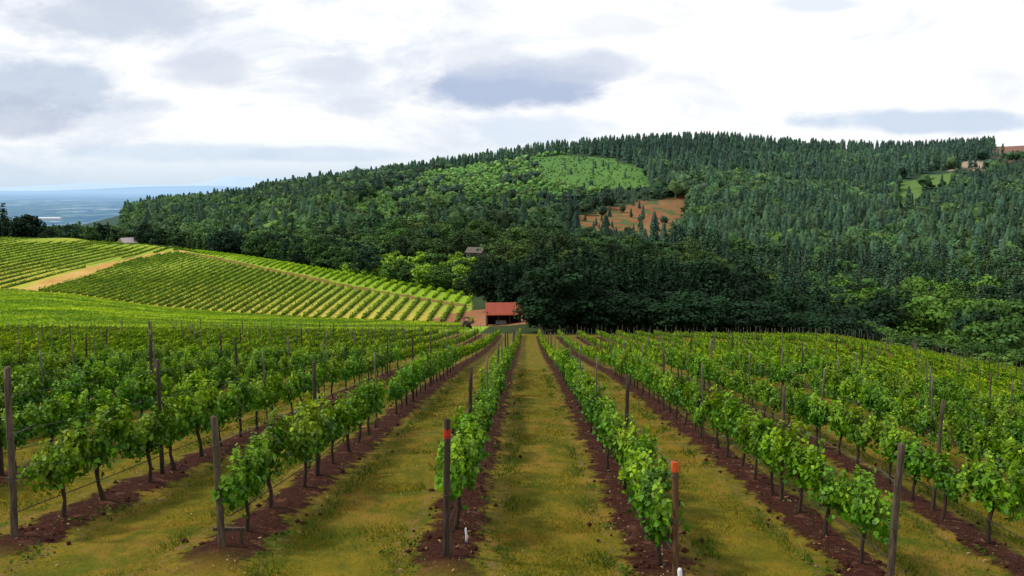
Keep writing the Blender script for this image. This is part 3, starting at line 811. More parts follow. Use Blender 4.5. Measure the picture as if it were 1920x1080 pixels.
# ------------------------------------------------------------------ trees
def conifer_pts(rng, nwh, nbr, nq, qs, wide=.20):
    cen, nor, siz, tin = [], [], [], []
    for w in range(nwh):
        z = .10 + .90 * (w + rng.random() * .6) / nwh
        r = wide * (1 - z) ** .80 * rng.uniform(.75, 1.15) + .012
        off = rng.random() * 6.283
        for b in range(nbr):
            a = off + b * 2 * math.pi / nbr + rng.normal(0, .25); rr = r * rng.uniform(.65, 1.25)
            m = max(2, int(nq * (.35 + .65 * rr / wide)))
            t = np.linspace(.25, 1, m) + rng.normal(0, .06, m)
            x, y = np.cos(a) * rr * t, np.sin(a) * rr * t
            zz = z - .22 * rr * t + rng.normal(0, .008, m)
            cen.append(np.stack([x + rng.normal(0, .010, m), y + rng.normal(0, .010, m), zz], 1))
            nor.append(norm(np.stack([np.cos(a) * .5 + rng.normal(0, .4, m), np.sin(a) * .5 + rng.normal(0, .4, m), np.full(m, .75)], 1)))
            siz.append(qs * rng.uniform(.6, 1.2, m) * (.5 + .6 * rr / wide))
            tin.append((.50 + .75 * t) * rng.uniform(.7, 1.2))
    return np.concatenate(cen), np.concatenate(nor), np.concatenate(siz), np.concatenate(tin)

def broad_pts(rng, nl, nq, qs, wide=.36, low=.20):
    cen, nor, siz, tin = [], [], [], []
    for l in range(nl):
        u = norm(rng.normal(size=(1, 3)))[0]; rr = rng.random() ** .45
        c = np.array([u[0] * wide * rr, u[1] * wide * rr, .60 + u[2] * (.38 if u[2] > 0 else .60 - low) * rr])
        c[:2] *= 1.0 - .35 * max(0, (c[2] - .65) / .35)
        lr = rng.uniform(.09, .17); lt = rng.uniform(.65, 1.2)
        q = norm(rng.normal(size=(nq, 3))); q[:, 2] = np.where(q[:, 2] < -.4, -q[:, 2], q[:, 2])
        cen.append(c + q * lr * rng.uniform(.55, 1.12, (nq, 1)) * np.array([1.1, 1.1, .85]))
        nor.append(norm(q + rng.normal(0, .45, (nq, 3)) + np.array([0, 0, .2])))
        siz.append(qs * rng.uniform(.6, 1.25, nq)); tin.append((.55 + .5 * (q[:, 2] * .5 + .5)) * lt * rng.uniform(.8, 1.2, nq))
    return np.concatenate(cen), np.concatenate(nor), np.concatenate(siz), np.concatenate(tin)

def crown_data(kind, seed, lod):
    rg = np.random.default_rng(seed)
    if kind == 'fir':
        a = {0: (34, 9, 11, .034), 1: (13, 6, 4, .085), 2: (8, 5, 2, .14), 3: (20, 8, 6, .06)}[lod]
        c, n_, s, t = conifer_pts(rg, *a, wide=rg.uniform(.15, .23))
    else:
        a = {0: (40, 95, .036), 1: (14, 18, .11), 2: (9, 9, .17), 3: (24, 34, .062)}[lod]
        c, n_, s, t = broad_pts(rg, *a, wide=rg.uniform(.32, .42), low=rg.uniform(.10, .22))
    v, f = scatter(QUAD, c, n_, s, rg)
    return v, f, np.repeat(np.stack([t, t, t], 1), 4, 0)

def solid_crown(kind, seed, n_az, n_q):
    """far-off tree: a ragged closed crown with a few loose tufts"""
    rg = np.random.default_rng(seed); V4, TT = [], []
    if kind == 'fir':
        nt_ = 6; wide = rg.uniform(.16, .22)
        for t in range(nt_):
            z0 = .08 + .86 * t / nt_; z1 = min(1.0, z0 + .30)
            r0 = wide * (1 - z0) ** .85 * rg.uniform(.85, 1.15) + .01; r1 = .012 + .25 * r0 * (t < nt_ - 1)
            a = np.arange(n_az) * 2 * np.pi / n_az + rg.random(); ra = r0 * rg.uniform(.6, 1.3, n_az); zz = z0 + rg.normal(0, .02, n_az)
            P0 = np.stack([np.cos(a) * ra, np.sin(a) * ra, zz], 1); P1 = np.stack([np.cos(a) * r1, np.sin(a) * r1, np.full(n_az, z1)], 1)
            for k in range(n_az):
                q = (k + 1) % n_az
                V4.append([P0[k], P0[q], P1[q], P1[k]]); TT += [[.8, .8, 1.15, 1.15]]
    else:
        wide = rg.uniform(.34, .46); nz = 6; lob = rg.normal(size=(9, 3)); lob /= np.linalg.norm(lob, axis=1)[:, None]
        G = []
        for i in range(nz + 1):
            th = np.pi * (i / nz) * .86
            row = []
            for k in range(n_az):
                ph = 2 * np.pi * (k + .5 * (i % 2)) / n_az
                d = np.array([np.sin(th) * np.cos(ph), np.sin(th) * np.sin(ph), np.cos(th)])
                b = .78 + .42 * max(0, (lob @ d).max() - .55) / .45 + rg.normal(0, .11)
                row.append(np.array([d[0] * wide * b, d[1] * wide * b, .55 + d[2] * .43 * b]))
            G.append(row)
        for i in range(nz):
            for k in range(n_az):
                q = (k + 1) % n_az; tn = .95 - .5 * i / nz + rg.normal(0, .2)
                V4.append([G[i + 1][k], G[i + 1][q], G[i][q], G[i][k]]); TT += [[tn] * 4]
    V4 = np.array(V4).reshape(-1, 3); TT = np.array(TT).reshape(-1)
    if kind == 'fir': c, n_, s_, t = conifer_pts(rg, 7, 4, 2, .085, wide=wide * 1.05)
    else:
        V4 = V4 * np.array([.86, .86, .93])
        c, n_, s_, t = broad_pts(rg, n_q, 10, .085, wide=wide * 1.0, low=.16); t = t * rg.uniform(.7, 1.3, len(t))
    v, f = scatter(QUAD, c, n_, s_, rg)
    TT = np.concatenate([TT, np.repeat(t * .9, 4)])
    return np.concatenate([V4, v]), None, np.repeat(TT[:, None], 3, 1)

def trunk_mesh(kind, seed):
    random.seed(seed); b = MB()
    if kind == 'fir':
        b.tube([(0, 0, -.05), (0, 0, .1), (.003, .002, .45), (0, 0, .80), (0, 0, .97)], [.020, .016, .011, .005, .001], 8, .08)
    else:
        b.tube([(0, 0, -.05), (.0, .0, .06), (.008, -.01, .22), (-.01, .01, .42), (.01, .0, .66)], [.034, .027, .021, .014, .005], 8, .1)
        for k in range(7):
            a = k * .9 + random.random(); z = random.uniform(.2, .42); r = random.uniform(.16, .28)
            b.tube([(0, 0, z), (math.cos(a) * r * .45, math.sin(a) * r * .45, z + .12), (math.cos(a) * r, math.sin(a) * r, z + .27)], [.011, .008, .003], 5)
    return b.mesh('trunk', M['trunk'], True)
CR = {}
for kd in ('fir', 'oak'):
    mt = M['needle'] if kd == 'fir' else M['tree']
    CR[kd] = []
    for i in range(6):
        v, f, t = crown_data(kd, 900 + i, 0)
        CR[kd].append((mesh_np('crown', v, f, 4, mt, t), trunk_mesh(kd, i)))
LOD1 = [solid_crown('fir', 1000 + i, 8, 0) for i in range(6)] + [solid_crown('oak', 1100 + i, 9, 20) for i in range(6)]
LOD0 = [crown_data('fir', 1400 + i, 3) for i in range(6)] + [crown_data('oak', 1500 + i, 3) for i in range(6)]
LOD2 = [solid_crown('fir', 1200 + i, 6, 0) for i in range(6)] + [solid_crown('oak', 1300 + i, 8, 11) for i in range(6)]

T = []     # x, y, kind(0 fir 1 oak), height, r,g,b, region
def add(x, y, kd, h, col, reg): T.append((float(x), float(y), kd, float(h), *col, reg))
DKFIR = np.array([.030, .068, .030]); FIR = np.array([.058, .112, .048]); OAK = np.array([.088, .180, .042])
OAKL = np.array([.15, .29, .045]); LIME = np.array([.34, .56, .05]); DK = np.array([.022, .055, .022])  # DK has the cloud shade over the near wood painted in

# dark wood right behind the central rows
for y in np.arange(112, 178, 4.6):
    for x in np.arange(-9, 62, 4.2):
        X_, Y_ = x + R.normal(0, 1.1), y + R.normal(0, 1.1)
        if X_ / Y_ < azi(1010, 590) and Y_ < 158: continue
        if X_ / Y_ < azi(905, 560): continue
        xi = 988 + 1600 * X_ / Y_
        if xi > 1600: continue
        top = np.interp(xi, [900, 960, 1010, 1120, 1250, 1350, 1430, 1500, 1560, 1620], [478, 462, 452, 470, 482, 492, 525, 545, 560, 600])
        H_ = Y_ * tan_el(top + R.uniform(-14, 34)) - gz(X_, Y_)
        H_ = min(max(H_ * R.uniform(.86, 1.02), 5), 19)
        fir = R.random() < (.8 if xi < 1330 else .35)
        g = R.uniform(.7, 1.3)
        add(X_, Y_, 0 if fir else 1, H_, (DK if R.random() < .75 else DKFIR * .9) * g, 'wood')
# understorey that closes the foot of the wood
for q in range(70):
    xi = R.uniform(1012, 1590); Y_ = R.uniform(107, 112); X_ = (xi - 988) / 1600 * Y_
    add(X_, Y_, 1, R.uniform(3.0, 6.0), DK * R.uniform(.8, 1.5), 'wood edge')
# broadleaf trees and bushes right of the vineyard
for q in range(150):
    xi = R.uniform(1560, 2080); Y_ = 135 + 190 * R.random(); X_ = (xi - 988) / 1600 * Y_
    top = np.interp(xi, [1560, 1650, 1750, 1850, 1950], [590, 560, 575, 600, 610]) - (Y_ - 135) * .55
    H_ = Y_ * tan_el(top + R.uniform(-10, 25)) - gz(X_, Y_)
    if H_ < 4: continue
    H_ = min(H_, 20)
    r_ = R.random(); col = OAKL * .95 if r_ < .36 else (OAK if r_ < .6 else DKFIR)
    add(X_, Y_, 0 if r_ > .8 else 1, H_, col * R.uniform(.75, 1.2), 'right slope')
for q in range(34):
    xi = R.uniform(1600, 1990); Y_ = R.uniform(112, 128); X_ = (xi - 988) / 1600 * Y_
    top = np.interp(xi, [1600, 1700, 1800, 1920, 1990], [612, 624, 640, 664, 670])
    H_ = Y_ * tan_el(top - R.uniform(-4, 16)) - gz(X_, Y_)
    add(X_, Y_, 1, min(max(H_, 2.5), 11), (OAKL * .95 if R.random() < .35 else OAK * .9) * R.uniform(.6, 1.2), 'right slope')
# sunlit bushes behind the left hill
for q in range(95):
    xi = R.uniform(640, 905); a_ = (xi - 988) / 1600
    cr_ = np.interp(a_, A_T, lmY[1]); Y_ = cr_ + R.uniform(6, 85); X_ = a_ * Y_
    H_ = R.uniform(3.2, 6.5) + (Y_ - cr_) * .05
    if xi > 862: H_ = min(H_, max(1.5, Y_ * tan_el(480) - gz(X_, Y_)))
    r_ = R.random(); col = LIME * .85 if r_ < .45 else (OAKL * .85 if r_ < .7 else OAK * .8)
    add(X_, Y_, 1, H_, col * R.uniform(.75, 1.2), 'bushes')
# tree belt along the crest of the left hill
for q in range(150):
    xi = R.uniform(-120, 700); a_ = (xi - 988) / 1600
    cr_ = np.interp(a_, A_T, lmY[1]); Y_ = cr_ + R.uniform(14, 80); X_ = a_ * Y_
    top = np.interp(xi, [-120, 0, 60, 200, 300, 480, 600, 700], [395, 405, 424, 424, 425, 440, 448, 470])
    H_ = Y_ * tan_el(top + R.uniform(-6, 14)) - gz(X_, Y_)
    H_ = min(max(H_, 5), 19)
    if 222 < xi < 256 and Y_ < 400: continue
    add(X_, Y_, 0 if R.random() < .3 else 1, H_, (OAK * .75 if R.random() < .6 else DKFIR) * R.uniform(.8, 1.25) * (1.0, 1.0, 1.2), 'left belt')
for xi, top in ((8, 382), (-14, 388), (52, 400), (42, 406), (62, 406)):
    Y_ = 425 + (xi % 5); X_ = azi(xi, 430) * Y_
    add(X_, Y_, 0 if xi < 20 else 1, Y_ * tan_el(top) - gz(X_, Y_), DKFIR * (.9, .9, 1.3), 'left belt')

# the wooded hillside
ycur = 235.0
while ycur < 1530:
    sp = 6.6 + ycur * .0034
    xs = np.arange(-0.78 * ycur, 0.78 * ycur, sp); xs = xs + R.normal(0, sp * .28, len(xs)); ys = ycur + R.normal(0, sp * .3, len(xs))
    zs = ground(xs, ys); px_, py__ = project(xs, ys, zs)
    a_ = xs / ys; cr_ = np.interp(a_, A_T, lmY[1])
    rdg = np.interp(a_, A_T, lmY[7])
    ok = (ys > cr_ + 70) & (ys < rdg + 14) & ((ys > 330) | (a_ > azi(880, 500)))
    ok &= ~((px_ < 235) & (ys > 620))
    for F_ in (F1, F2, F3, F4): ok &= ~in_poly(px_, py__ + 2, F_)
    inred = in_poly(px_, py__, REDS); instrip = in_poly(px_, py__, STRIP); inpl = in_poly(px_, py__, PLANT); inopen = in_poly(px_, py__, PLANT_OPEN)
    n1 = vnoise(xs, ys, 60, 20); n2 = vnoise(xs, ys, 22, 21); n3 = vnoise(xs, ys, 140, 22); n4 = vnoise(xs, ys, 210, 23)
    for j in np.nonzero(ok)[0]:
        if not inpl[j] and R.random() < .07: continue
        if inred[j] and R.random() > .10: continue
        if instrip[j] and R.random() > .15: continue
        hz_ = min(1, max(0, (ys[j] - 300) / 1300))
        if inpl[j] and ys[j] < rdg[j] - 75:
            if inopen[j]:
                h = R.uniform(1.4, 2.8); col = np.array([.15, .30, .045]); kd = 1
                if R.random() < .02: h = 10; col = FIR; kd = 0
            else:
                if n2[j] > .78: h = R.uniform(7, 11); col = FIR * 1.1; kd = 0 if R.random() < .4 else 1
                else: h = R.uniform(4, 8); col = OAKL * 1.2; kd = 1
        else:
            fir = (n1[j] + (hz_ - .45) * .5 + (px_[j] > 1150) * .22 - (px_[j] < 900) * .1) > .58 
            if R.random() < .15: fir = not fir
            if py__[j] < 300 and px_[j] > 960: fir = True
            if ys[j] > rdg[j] - 110 and R.random() < .8: fir = True
            kd = 0 if fir else 1
            h = (R.uniform(10, 25) if fir else R.uniform(10, 19)) * (1.0 if ys[j] > 400 else .9)
            if px_[j] < 480: h *= .75
            if px_[j] < 900 and n1[j] > .5 and not fir: col = col * 1.45
            if ys[j] > rdg[j] - 60: h = R.uniform(13, 20) if px_[j] > 300 else R.uniform(7, 12)
            col = FIR if fir else OAK
            if not fir and n2[j] > .60: col = OAKL * .85
            if not fir: col = col * (.72 if px_[j] < 1000 else .62)
            if n3[j] < .35: col = col * .8
            # trees of the wooded foot behind the dark wood stay lower
            if ys[j] < 330 and 860 < px_[j] < 1250: h *= .75
        if inred[j]: h *= .5; kd = 0 if R.random() < .6 else 1
        if ys[j] < 335 and 862 < px_[j] < 925: h = min(h, max(1.5, ys[j] * tan_el(477) - zs[j]))
        tx_, ty_ = project(xs[j], ys[j], zs[j] + h)
        for F_, pr in ((REDS, .95), (STRIP, .9), (PLANT, .92), (F1, 1), (F2, 1), (F3, 1), (F4, .9)):
            if any(in_poly(tx_, py__[j] + (ty_ - py__[j]) * fr_, F_).item() for fr_ in (.35, .7, 1.0)) and not in_poly(px_[j], py__[j], F_).item() and R.random() < pr: h *= .3
        col = col * (.62 + 1.15 * n4[j]) * R.uniform(.65, 1.6) * np.array([R.uniform(.85, 1.25), 1, R.uniform(.8, 1.3)])  # slow noise paints broad cloud shadows into the crown colours
        col = col * 1.18
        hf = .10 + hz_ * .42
        col = col * (1 - hf) + np.array([.085, .155, .165]) * hf  # bluish haze blended into each tree's colour by distance
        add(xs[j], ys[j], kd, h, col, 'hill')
    ycur += sp * .86

TA = np.array([t[:7] for t in T]); REG = [t[7] for t in T]
TZ_ = ground(TA[:, 0], TA[:, 1])
# leave out the trees the land hides entirely
amx = np.maximum.accumulate(TAB / Yg[None], axis=1)
ai = np.clip(((TA[:, 0] / TA[:, 1]) - A_MIN) / (A_MAX - A_MIN) * (NA - 1), 0, NA - 1).astype(int)
yj = np.clip((np.log(np.maximum(TA[:, 1] * .97, 96)) - LY[0]) / (LY[-1] - LY[0]) * (len(LY) - 1), 0, len(LY) - 1).astype(int)
vis = (TZ_ + TA[:, 3]) / TA[:, 1] > amx[ai, yj] - .002
tpx, tpy = project(TA[:, 0], TA[:, 1], TZ_ + TA[:, 3] * .5)
# ... and the ones wholly behind nearer crowns: keep a running top line per photo column
colw = 6; top = np.full(800, 9999.0); covered = np.zeros(len(TA), bool)
_, tty = project(TA[:, 0], TA[:, 1], TZ_ + TA[:, 3])
for i in np.argsort(TA[:, 1]):
    if not vis[i]: continue
    w = F * TA[i, 3] * (.10 if TA[i, 2] == 0 else .2) / TA[i, 1]
    c0, c1_ = int((tpx[i] - w + 1400) / colw), int((tpx[i] + w + 1400) / colw) + 1
    if c0 < 0 or c1_ >= 800: continue
    seg = top[c0:c1_]
    if tty[i] > seg.min() + 1 and tty[i] > np.median(seg) + 14: covered[i] = True
    top[c0:c1_] = np.minimum(seg, tty[i] + 4)
inframe = (tpx > -30) & (tpx < 1950)
score = np.where(vis & inframe & ~covered, TA[:, 3] / TA[:, 1], 0)
IND = []
for kd in (0, 1):
    ids = np.nonzero(TA[:, 2] == kd)[0]; ids = ids[np.argsort(-score[ids])][:285]
    IND += [i for i in ids if score[i] > 0]
indset = set(IND)

GROUPS = {'wood': ('the dark wood behind the central rows', 'trees of the dark wood behind the vines'),
          'wood edge': ('the foot of the dark wood', 'undergrowth bushes along the dark wood'),
          'right slope': ('the slope beyond the right vines', 'trees on the slope beyond the right vineyard'),
          'bushes': ('the hollow behind the sunny left hill', 'bushes behind the sunny left hill'),
          'left belt': ('the belt behind the left crest', 'trees behind the crest of the left hill'),
          'hill': ('the wooded hillside', 'trees on the wooded hillside')}
byk = {}
for i in IND: byk.setdefault((REG[i], int(TA[i, 2])), []).append(i)
for (reg, kd), ids in byk.items():
    ids.sort(key=lambda i: tpx[i])
    for n_, i in enumerate(ids):
        x, y, h = TA[i, 0], TA[i, 1], TA[i, 3]; col = TA[i, 4:7]
        crown, trunk = CR['fir' if kd == 0 else 'oak'][int(R.integers(6))]
        lum = col[1]
        toneW = 'nearly black' if lum < .05 else 'dark green' if lum < .10 else 'mid green' if lum < .21 else 'bright green'
        kindW = 'fir' if kd == 0 else ('bush' if h < 6 else 'tree')
        nm = 'fir_tree' if kd == 0 else ('bush' if h < 6 else 'broadleaf_tree')
        o = empty(nm, (x, y, TZ_[i] - .1), R.uniform(0, 6.28))
        s = h / (1.0 if kd == 0 else .98); wd = R.uniform(.9, 1.2) * (1.0 if kd == 0 else 1.05) * (1.5 if (kd == 1 and h < 6) else 1)
        o.scale = (s * wd, s * wd, s)
        tag(o, f"{toneW.capitalize()} {kindW} in {GROUPS[reg][0]}, {ordw(n_ + 1)} from the left".replace('in the slope', 'on the slope').replace('in the foot', 'at the foot').replace('in the wooded hillside', 'on the wooded hillside'), kindW, GROUPS[reg][1])
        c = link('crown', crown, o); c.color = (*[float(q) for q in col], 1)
        t_ = link('trunk', trunk, o)

place0, place1, place2 = [], [], []
for i in range(len(TA)):
    if i in indset or not vis[i] or tpx[i] < -260 or tpx[i] > 2180: continue
    if covered[i] and R.random() < .35: continue
    x, y, kd, h = TA[i, :4]
    s = h / .98; wd = R.uniform(.95, 1.3) * (1.4 if (kd == 1 and h < 6) else 1) * (1.1 if kd == 0 else 1)
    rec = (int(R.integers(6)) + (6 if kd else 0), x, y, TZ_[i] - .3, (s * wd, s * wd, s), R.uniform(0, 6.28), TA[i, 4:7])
    (place0 if y < 470 else place1 if y < 900 else place2).append(rec)
v0_, c0_ = merge([(a, c, 4) for a, f, c in LOD0], place0, '', None, 4)
va, ca = merge([(a, c, 4) for a, f, c in LOD1], place1, '', None, 4)
vb, cb = merge([(a, c, 4) for a, f, c in LOD2], place2, '', None, 4)
v = np.concatenate([v0_, va, vb]); c = np.concatenate([c0_, ca, cb])
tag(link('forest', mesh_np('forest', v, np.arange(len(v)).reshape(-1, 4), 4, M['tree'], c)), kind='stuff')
print('trees', len(TA), 'individual', len(IND), 'mass', len(place0), len(place1), len(place2), 'vines', len(V), 'faces', len(v) // 4)

# ------------------------------------------------------------------ buildings
M['red_roof'] = plain_mat('red_roof', (0.33, 0.060, 0.025), 0.3, .8, 0.6)
M['dark_wall'] = plain_mat('dark_boards', (0.035, 0.016, 0.016), 0.4, 1.5)
M['cream_wall'] = plain_mat('cream_wall', (0.45, 0.38, 0.32), 0.15, .6)
M['pale_roof'] = plain_mat('pale_roof', (0.55, 0.46, 0.46), 0.15, .6)
M['brown_roof'] = plain_mat('brown_roof', (0.20, 0.15, 0.12), 0.2, .6)
M['white_wall'] = plain_mat('white_wall', (0.72, 0.76, 0.82), 0.1, .3)
M['glass'] = plain_mat('window_glass', (0.02, 0.025, 0.035), 0.2, .5, 0.15, 0.6)

def gable(name, x, y, z, L, W, H, RH, rz, wall, roof, label, cat, windows=2, door=True, over=.35):
    o = empty(name, (x, y, z), rz); tag(o, label, cat)
    b = MB(); b.quadbox(0, 0, H / 2 - .4, L, W, H + .8)
    for s in (-1, 1): b.poly([(s * L / 2, -W / 2, H), (s * L / 2, W / 2, H), (s * L / 2, 0, H + RH)])
    b.build('wall', wall, o)
    r = MB(); e = over
    for s in (-1, 1):
        sl = RH / (W / 2)
        p = [(-L / 2 - e, s * (W / 2 + e), H - e * sl + .02), (L / 2 + e, s * (W / 2 + e), H - e * sl + .02), (L / 2 + e, 0, H + RH + .02), (-L / 2 - e, 0, H + RH + .02)]
        q = [(a_, b_, c_ + .14) for a_, b_, c_ in p]
        r.poly(q if s < 0 else q[::-1]); r.poly(p if s > 0 else p[::-1])
        r.poly([p[0], p[1], q[1], q[0]]); r.poly([p[1], p[2], q[2], q[1]]); r.poly([p[3], p[0], q[0], q[3]])
    ro = r.build('roof', roof, o)
    for k in range(windows):
        wx = -L / 2 + L * (k + .5) / windows
        if door and k == windows // 2: continue
        wf = MB().quadbox(wx, -W / 2 - .03, H * .55, 1.1, .08, 1.1).build('window', M['white_wall'], o)
        MB().quadbox(wx, -W / 2 - .08, H * .55, .9, .04, .9).build('pane', M['glass'], wf)
    if door:
        wx = -L / 2 + L * (windows // 2 + .5) / max(windows, 1)
        MB().quadbox(wx, -W / 2 - .04, 1.0, 1.1, .1, 2.0).build('door', M['dark_wall'], o)
    return o
# open-fronted shed with a red roof at the end of the rows
sY = 138.0; sX = azi(944, 590) * sY; sZ = gz(sX, sY)
sh = empty('farm_shed', (sX, sY, sZ), 0.10); tag(sh, "Low open fronted shed with a bright red roof where the rows end", 'shed')
MB().quadbox(0, 1.8, 1.0, 5.6, .15, 2.6).build('back_wall', M['dark_wall'], sh)
for s in (-1, 1): MB().quadbox(s * 2.72, .2, 1.0, .12, 3.0, 2.6).build('side_wall', M['dark_wall'], sh)
for q in (-2.7, -.9, .9, 2.7): MB().quadbox(q, -1.4, .75, .16, .16, 2.1).build('support_post', M['post_dark'], sh)
rf = MB(); p = [(-3.0, -1.8, 1.75), (3.0, -1.8, 1.75), (2.8, 2.2, 3.2), (-2.8, 2.2, 3.2)]; q = [(a, b, c + .14) for a, b, c in p]
rf.poly(q); rf.poly(p[::-1])
for i in range(4): rf.poly([p[i], p[(i + 1) % 4], q[(i + 1) % 4], q[i]])
ro = rf.build('roof', M['red_roof'], sh)
for k in range(14):
    xx = -2.75 + k * .423
    MB().poly([(xx, -1.8, 1.92), (xx + .05, -1.8, 1.92), (xx * .935 + .05, 2.2, 3.37), (xx * .935, 2.2, 3.37)]).build('roof_rib', M['red_roof'], ro)
tk = empty('water_tank', (sX - .4, sY - .1, sZ - .25), 0); tag(tk, "Pale grey tank lying in the shade under the red shed roof", 'tank')
MB().tube([(-.9, 0, .55), (-.8, 0, .55), (.8, 0, .55), (.9, 0, .55)], [.3, .42, .42, .3], 14).build('barrel', plain_mat('tank_plastic', (.35, .37, .38), .1, 2), tk, True)
for s in (-.5, .5): MB().quadbox(s, 0, .1, .12, .7, .3).build('cradle', M['dark_wall'], tk)
# a dark compact machine parked left of the shed
mY = 126.0; mX = azi(876, 605) * mY; mZ = gz(mX, mY)
tr = empty('garden_tractor', (mX, mY, mZ), .3); tag(tr, "Small dark tractor parked on bare ground left of the red roofed shed", 'tractor')
MB().quadbox(0, -.35, .72, .55, 1.1, .5).build('bonnet', M['dark_wall'], tr)
cb_ = MB(); cb_.quadbox(0, .55, 1.62, .9, .95, .08)
for a_ in (-.4, .4):
    for b_ in (.15, .95): cb_.quadbox(a_, b_, 1.15, .06, .06, .9)
cb_.build('cab_frame', M['dark_wall'], tr); MB().quadbox(0, .7, .85, .45, .4, .5).build('seat', M['hose'], tr)
for a_, b_, rr in ((-.5, .6, .48), (.5, .6, .48), (-.42, -.7, .28), (.42, -.7, .28)):
    w_ = MB().tube([(a_ - .1, b_, rr), (a_ + .1, b_, rr)], [rr, rr], 18).build('wheel', M['hose'], tr, True)
    MB().tube([(a_ - .11, b_, rr), (a_ + .11, b_, rr)], [rr * .5, rr * .5], 12).build('rim', M['red_roof'], w_)

hx0, hy0 = azi(238, 450) * 378, 378.0
gable('farmhouse', hx0, hy0, hy0 * tan_el(464), 6.2, 5, 2.0, 2.0, 1.1, M['cream_wall'], M['pale_roof'], "Pale roofed house peeking over the crest of the left vineyard hill", 'house')
hX, hY = azi(893, 465) * 330, 330.0
gable('farmhouse', hX, hY, hY * tan_el(485), 6.5, 5, 2.6, 1.7, -.4, plain_mat('mauve_wall', (.12, .09, .11), .25, .6), plain_mat('tan_roof', (.12, .105, .075), .25, .6), "Brown farmhouse among the trees in the valley behind the left hill", 'house', 3)
bX, bY = azi(34, 412) * 1500, 1500.0
gable('white_barn', bX, bY, bY * tan_el(417), 17, 11, 5, 3, .2, M['white_wall'], M['white_wall'], "White barn out in the valley at the far left", 'barn', 2, False)
bX, bY = azi(92, 409) * 1700, 1700.0
gable('long_greenhouse', bX, bY, bY * tan_el(412), 48, 10, 2.5, 1.6, .0, M['white_wall'], M['white_wall'], "Long low white building in the valley right of the white barn", 'greenhouse', 3, False)

# ------------------------------------------------------------------ sky, sun, camera
SUN_EL, SUN_AZ = 50, -88        # degrees; azimuth from +Y towards -X is negative
w = bpy.data.worlds.new('World'); scene.world = w; w.use_nodes = True
nt = w.node_tree; n = N(nt); bg = nt.nodes['Background']; bg.inputs[1].default_value = 0.1
sky = nt.nodes.new('ShaderNodeTexSky'); sky.sky_type = 'NISHITA'; sky.sun_disc = False
sky.sun_elevation = math.radians(SUN_EL); sky.sun_rotation = math.radians(SUN_AZ)
g = nt.nodes.new('ShaderNodeTexCoord').outputs['Generated']
X_, Y_, Z_ = n.sep(g)
ysafe = n.math('MAXIMUM', Y_, 0.05)
u = n.math('DIVIDE', X_, ysafe); vv = n.math('DIVIDE', Z_, ysafe)
zc = n.math('ADD', n.math('MAXIMUM', Z_, 0.0), 0.10)
cp = n.comb(n.math('DIVIDE', X_, zc), n.math('DIVIDE', Y_, zc), 0.0)
n_big = n.noise(cp, 0.9, 6, 0.62, 0.3); n_mid = n.noise(n.comb(u, n.math('MULTIPLY', vv, 2.6), 0.0), 5.5, 7, 0.62, 0.5)
uv = n.comb(u, n.math('MULTIPLY', vv, 2.2), 0.0)
wob = n.noise(uv, 9.0, 5, 0.6); wob2 = n.noise(uv, 22.0, 4, 0.6)
def blob(x, y, rx, ry, soft=.62):
    cu = (x - 988) / F; cv = -math.tan(0) + tan_el(y)
    ex = n.math('POWER', n.math('DIVIDE', n.math('SUBTRACT', u, cu), rx / F), 2.0)
    ey = n.math('POWER', n.math('DIVIDE', n.math('SUBTRACT', vv, cv), ry / F), 2.0)
    e = n.math('ADD', n.math('SQRT', n.math('ADD', ex, ey)), n.math('MULTIPLY', n.math('SUBTRACT', wob, .5), 1.5))
    e = n.math('ADD', e, n.math('MULTIPLY', n.math('SUBTRACT', wob2, .5), .7))
    return n.math('SUBTRACT', 1.0, n.ramp(e, 1.0 - soft * .6, 1.0 + soft * .55))
K10 = lambda c: tuple(10 * q for q in c)
white = n.mix(n.ramp(n_mid, .38, .6), K10((.84, .89, .98)), K10((1.15, 1.15, 1.15)))
leftness = n.ramp(u, -.15, .12)
cloud = n.mix(leftness, white, n.mix(n.ramp(n_mid, .30, .50), K10((.93, .96, 1.02)), K10((1.12, 1.12, 1.13))))
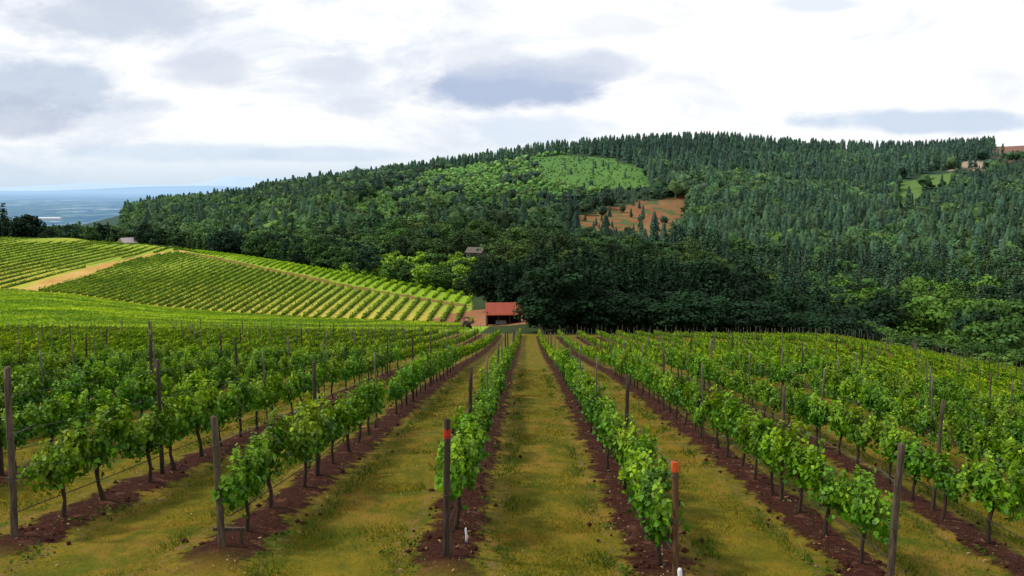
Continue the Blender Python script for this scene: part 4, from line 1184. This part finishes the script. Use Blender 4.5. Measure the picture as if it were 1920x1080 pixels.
for (x, y, rx, ry, c, st) in ((235, 30, 165, 52, (.58, .65, .78), .75), (90, 165, 170, 50, (.53, .62, .78), .8), (40, 215, 120, 40, (.48, .55, .72), .7),
                          (400, 130, 90, 34, (.70, .75, .86), .7), (960, 160, 170, 42, (.46, .55, .76), .95), (1090, 128, 120, 28, (.66, .72, .86), .75),
                          (900, 115, 90, 30, (.72, .77, .89), .6), (1000, 245, 130, 30, (.72, .82, .98), .75), (1720, 228, 210, 22, (.60, .72, .90), .85), (630, 130, 90, 22, (.70, .77, .88), .6),
                          (660, 200, 70, 16, (.70, .78, .90), .5), (330, 285, 200, 18, (.62, .74, .92), .6), (620, 290, 170, 14, (.62, .74, .94), .6), (1520, 10, 80, 14, (.72, .82, .95), .6), (1150, 50, 90, 20, (.85, .89, .96), .5)):
    cloud = n.mix(n.math('MULTIPLY', blob(x, y, rx, ry), st), cloud, K10(c))
hzn = n.math('SUBTRACT', 1.0, n.ramp(vv, -.01, .075))
left2 = n.math('SUBTRACT', 1.0, n.ramp(u, -.15, .2))
cloud = n.mix(n.math('MULTIPLY', n.math('MULTIPLY', hzn, left2), .9), cloud, K10((.64, .78, .93)))
front = n.ramp(Y_, .05, .3)
over = n.mix(n.ramp(n_big, .42, .6), K10((.55, .60, .68)), K10((.98, 1., 1.03)))
high = n.math('SUBTRACT', 1.0, n.ramp(Z_, .36, .55))
cloud = n.mix(n.math('MULTIPLY', front, high), over, cloud)
below = n.ramp(Z_, -.02, .0)
cloud = n.mix(below, K10((.18, .30, .42)), cloud)
fin = n.mix(0.92, sky.outputs[0], cloud)
nt.links.new(fin, bg.inputs[0])

sl = bpy.data.lights.new('sun', 'SUN'); sl.energy = 2.6; sl.angle = math.radians(6.0); sl.color = (1, .95, .85)
so = bpy.data.objects.new('sun', sl); C.objects.link(so)
el, az_ = math.radians(SUN_EL), math.radians(SUN_AZ)
d_ = Vector((math.sin(az_) * math.cos(el), math.cos(az_) * math.cos(el), math.sin(el)))
so.rotation_euler = d_.to_track_quat('Z', 'Y').to_euler(); so.location = (0, 0, 60)

cam = bpy.data.cameras.new('camera'); cam.sensor_width = 36; cam.lens = 36 * F / 1920
cam.clip_start = .05; cam.clip_end = 200000
co = bpy.data.objects.new('camera', cam); C.objects.link(co); co.location = (0, 0, 0)
co.rotation_euler = (math.radians(90) - PITCH, 0, YAW)
scene.camera = co
scene.view_settings.view_transform = 'Standard'; scene.view_settings.look = 'None'; scene.view_settings.exposure = 0
scene.cycles.max_bounces = 6; scene.cycles.diffuse_bounces = 3; scene.cycles.transmission_bounces = 3
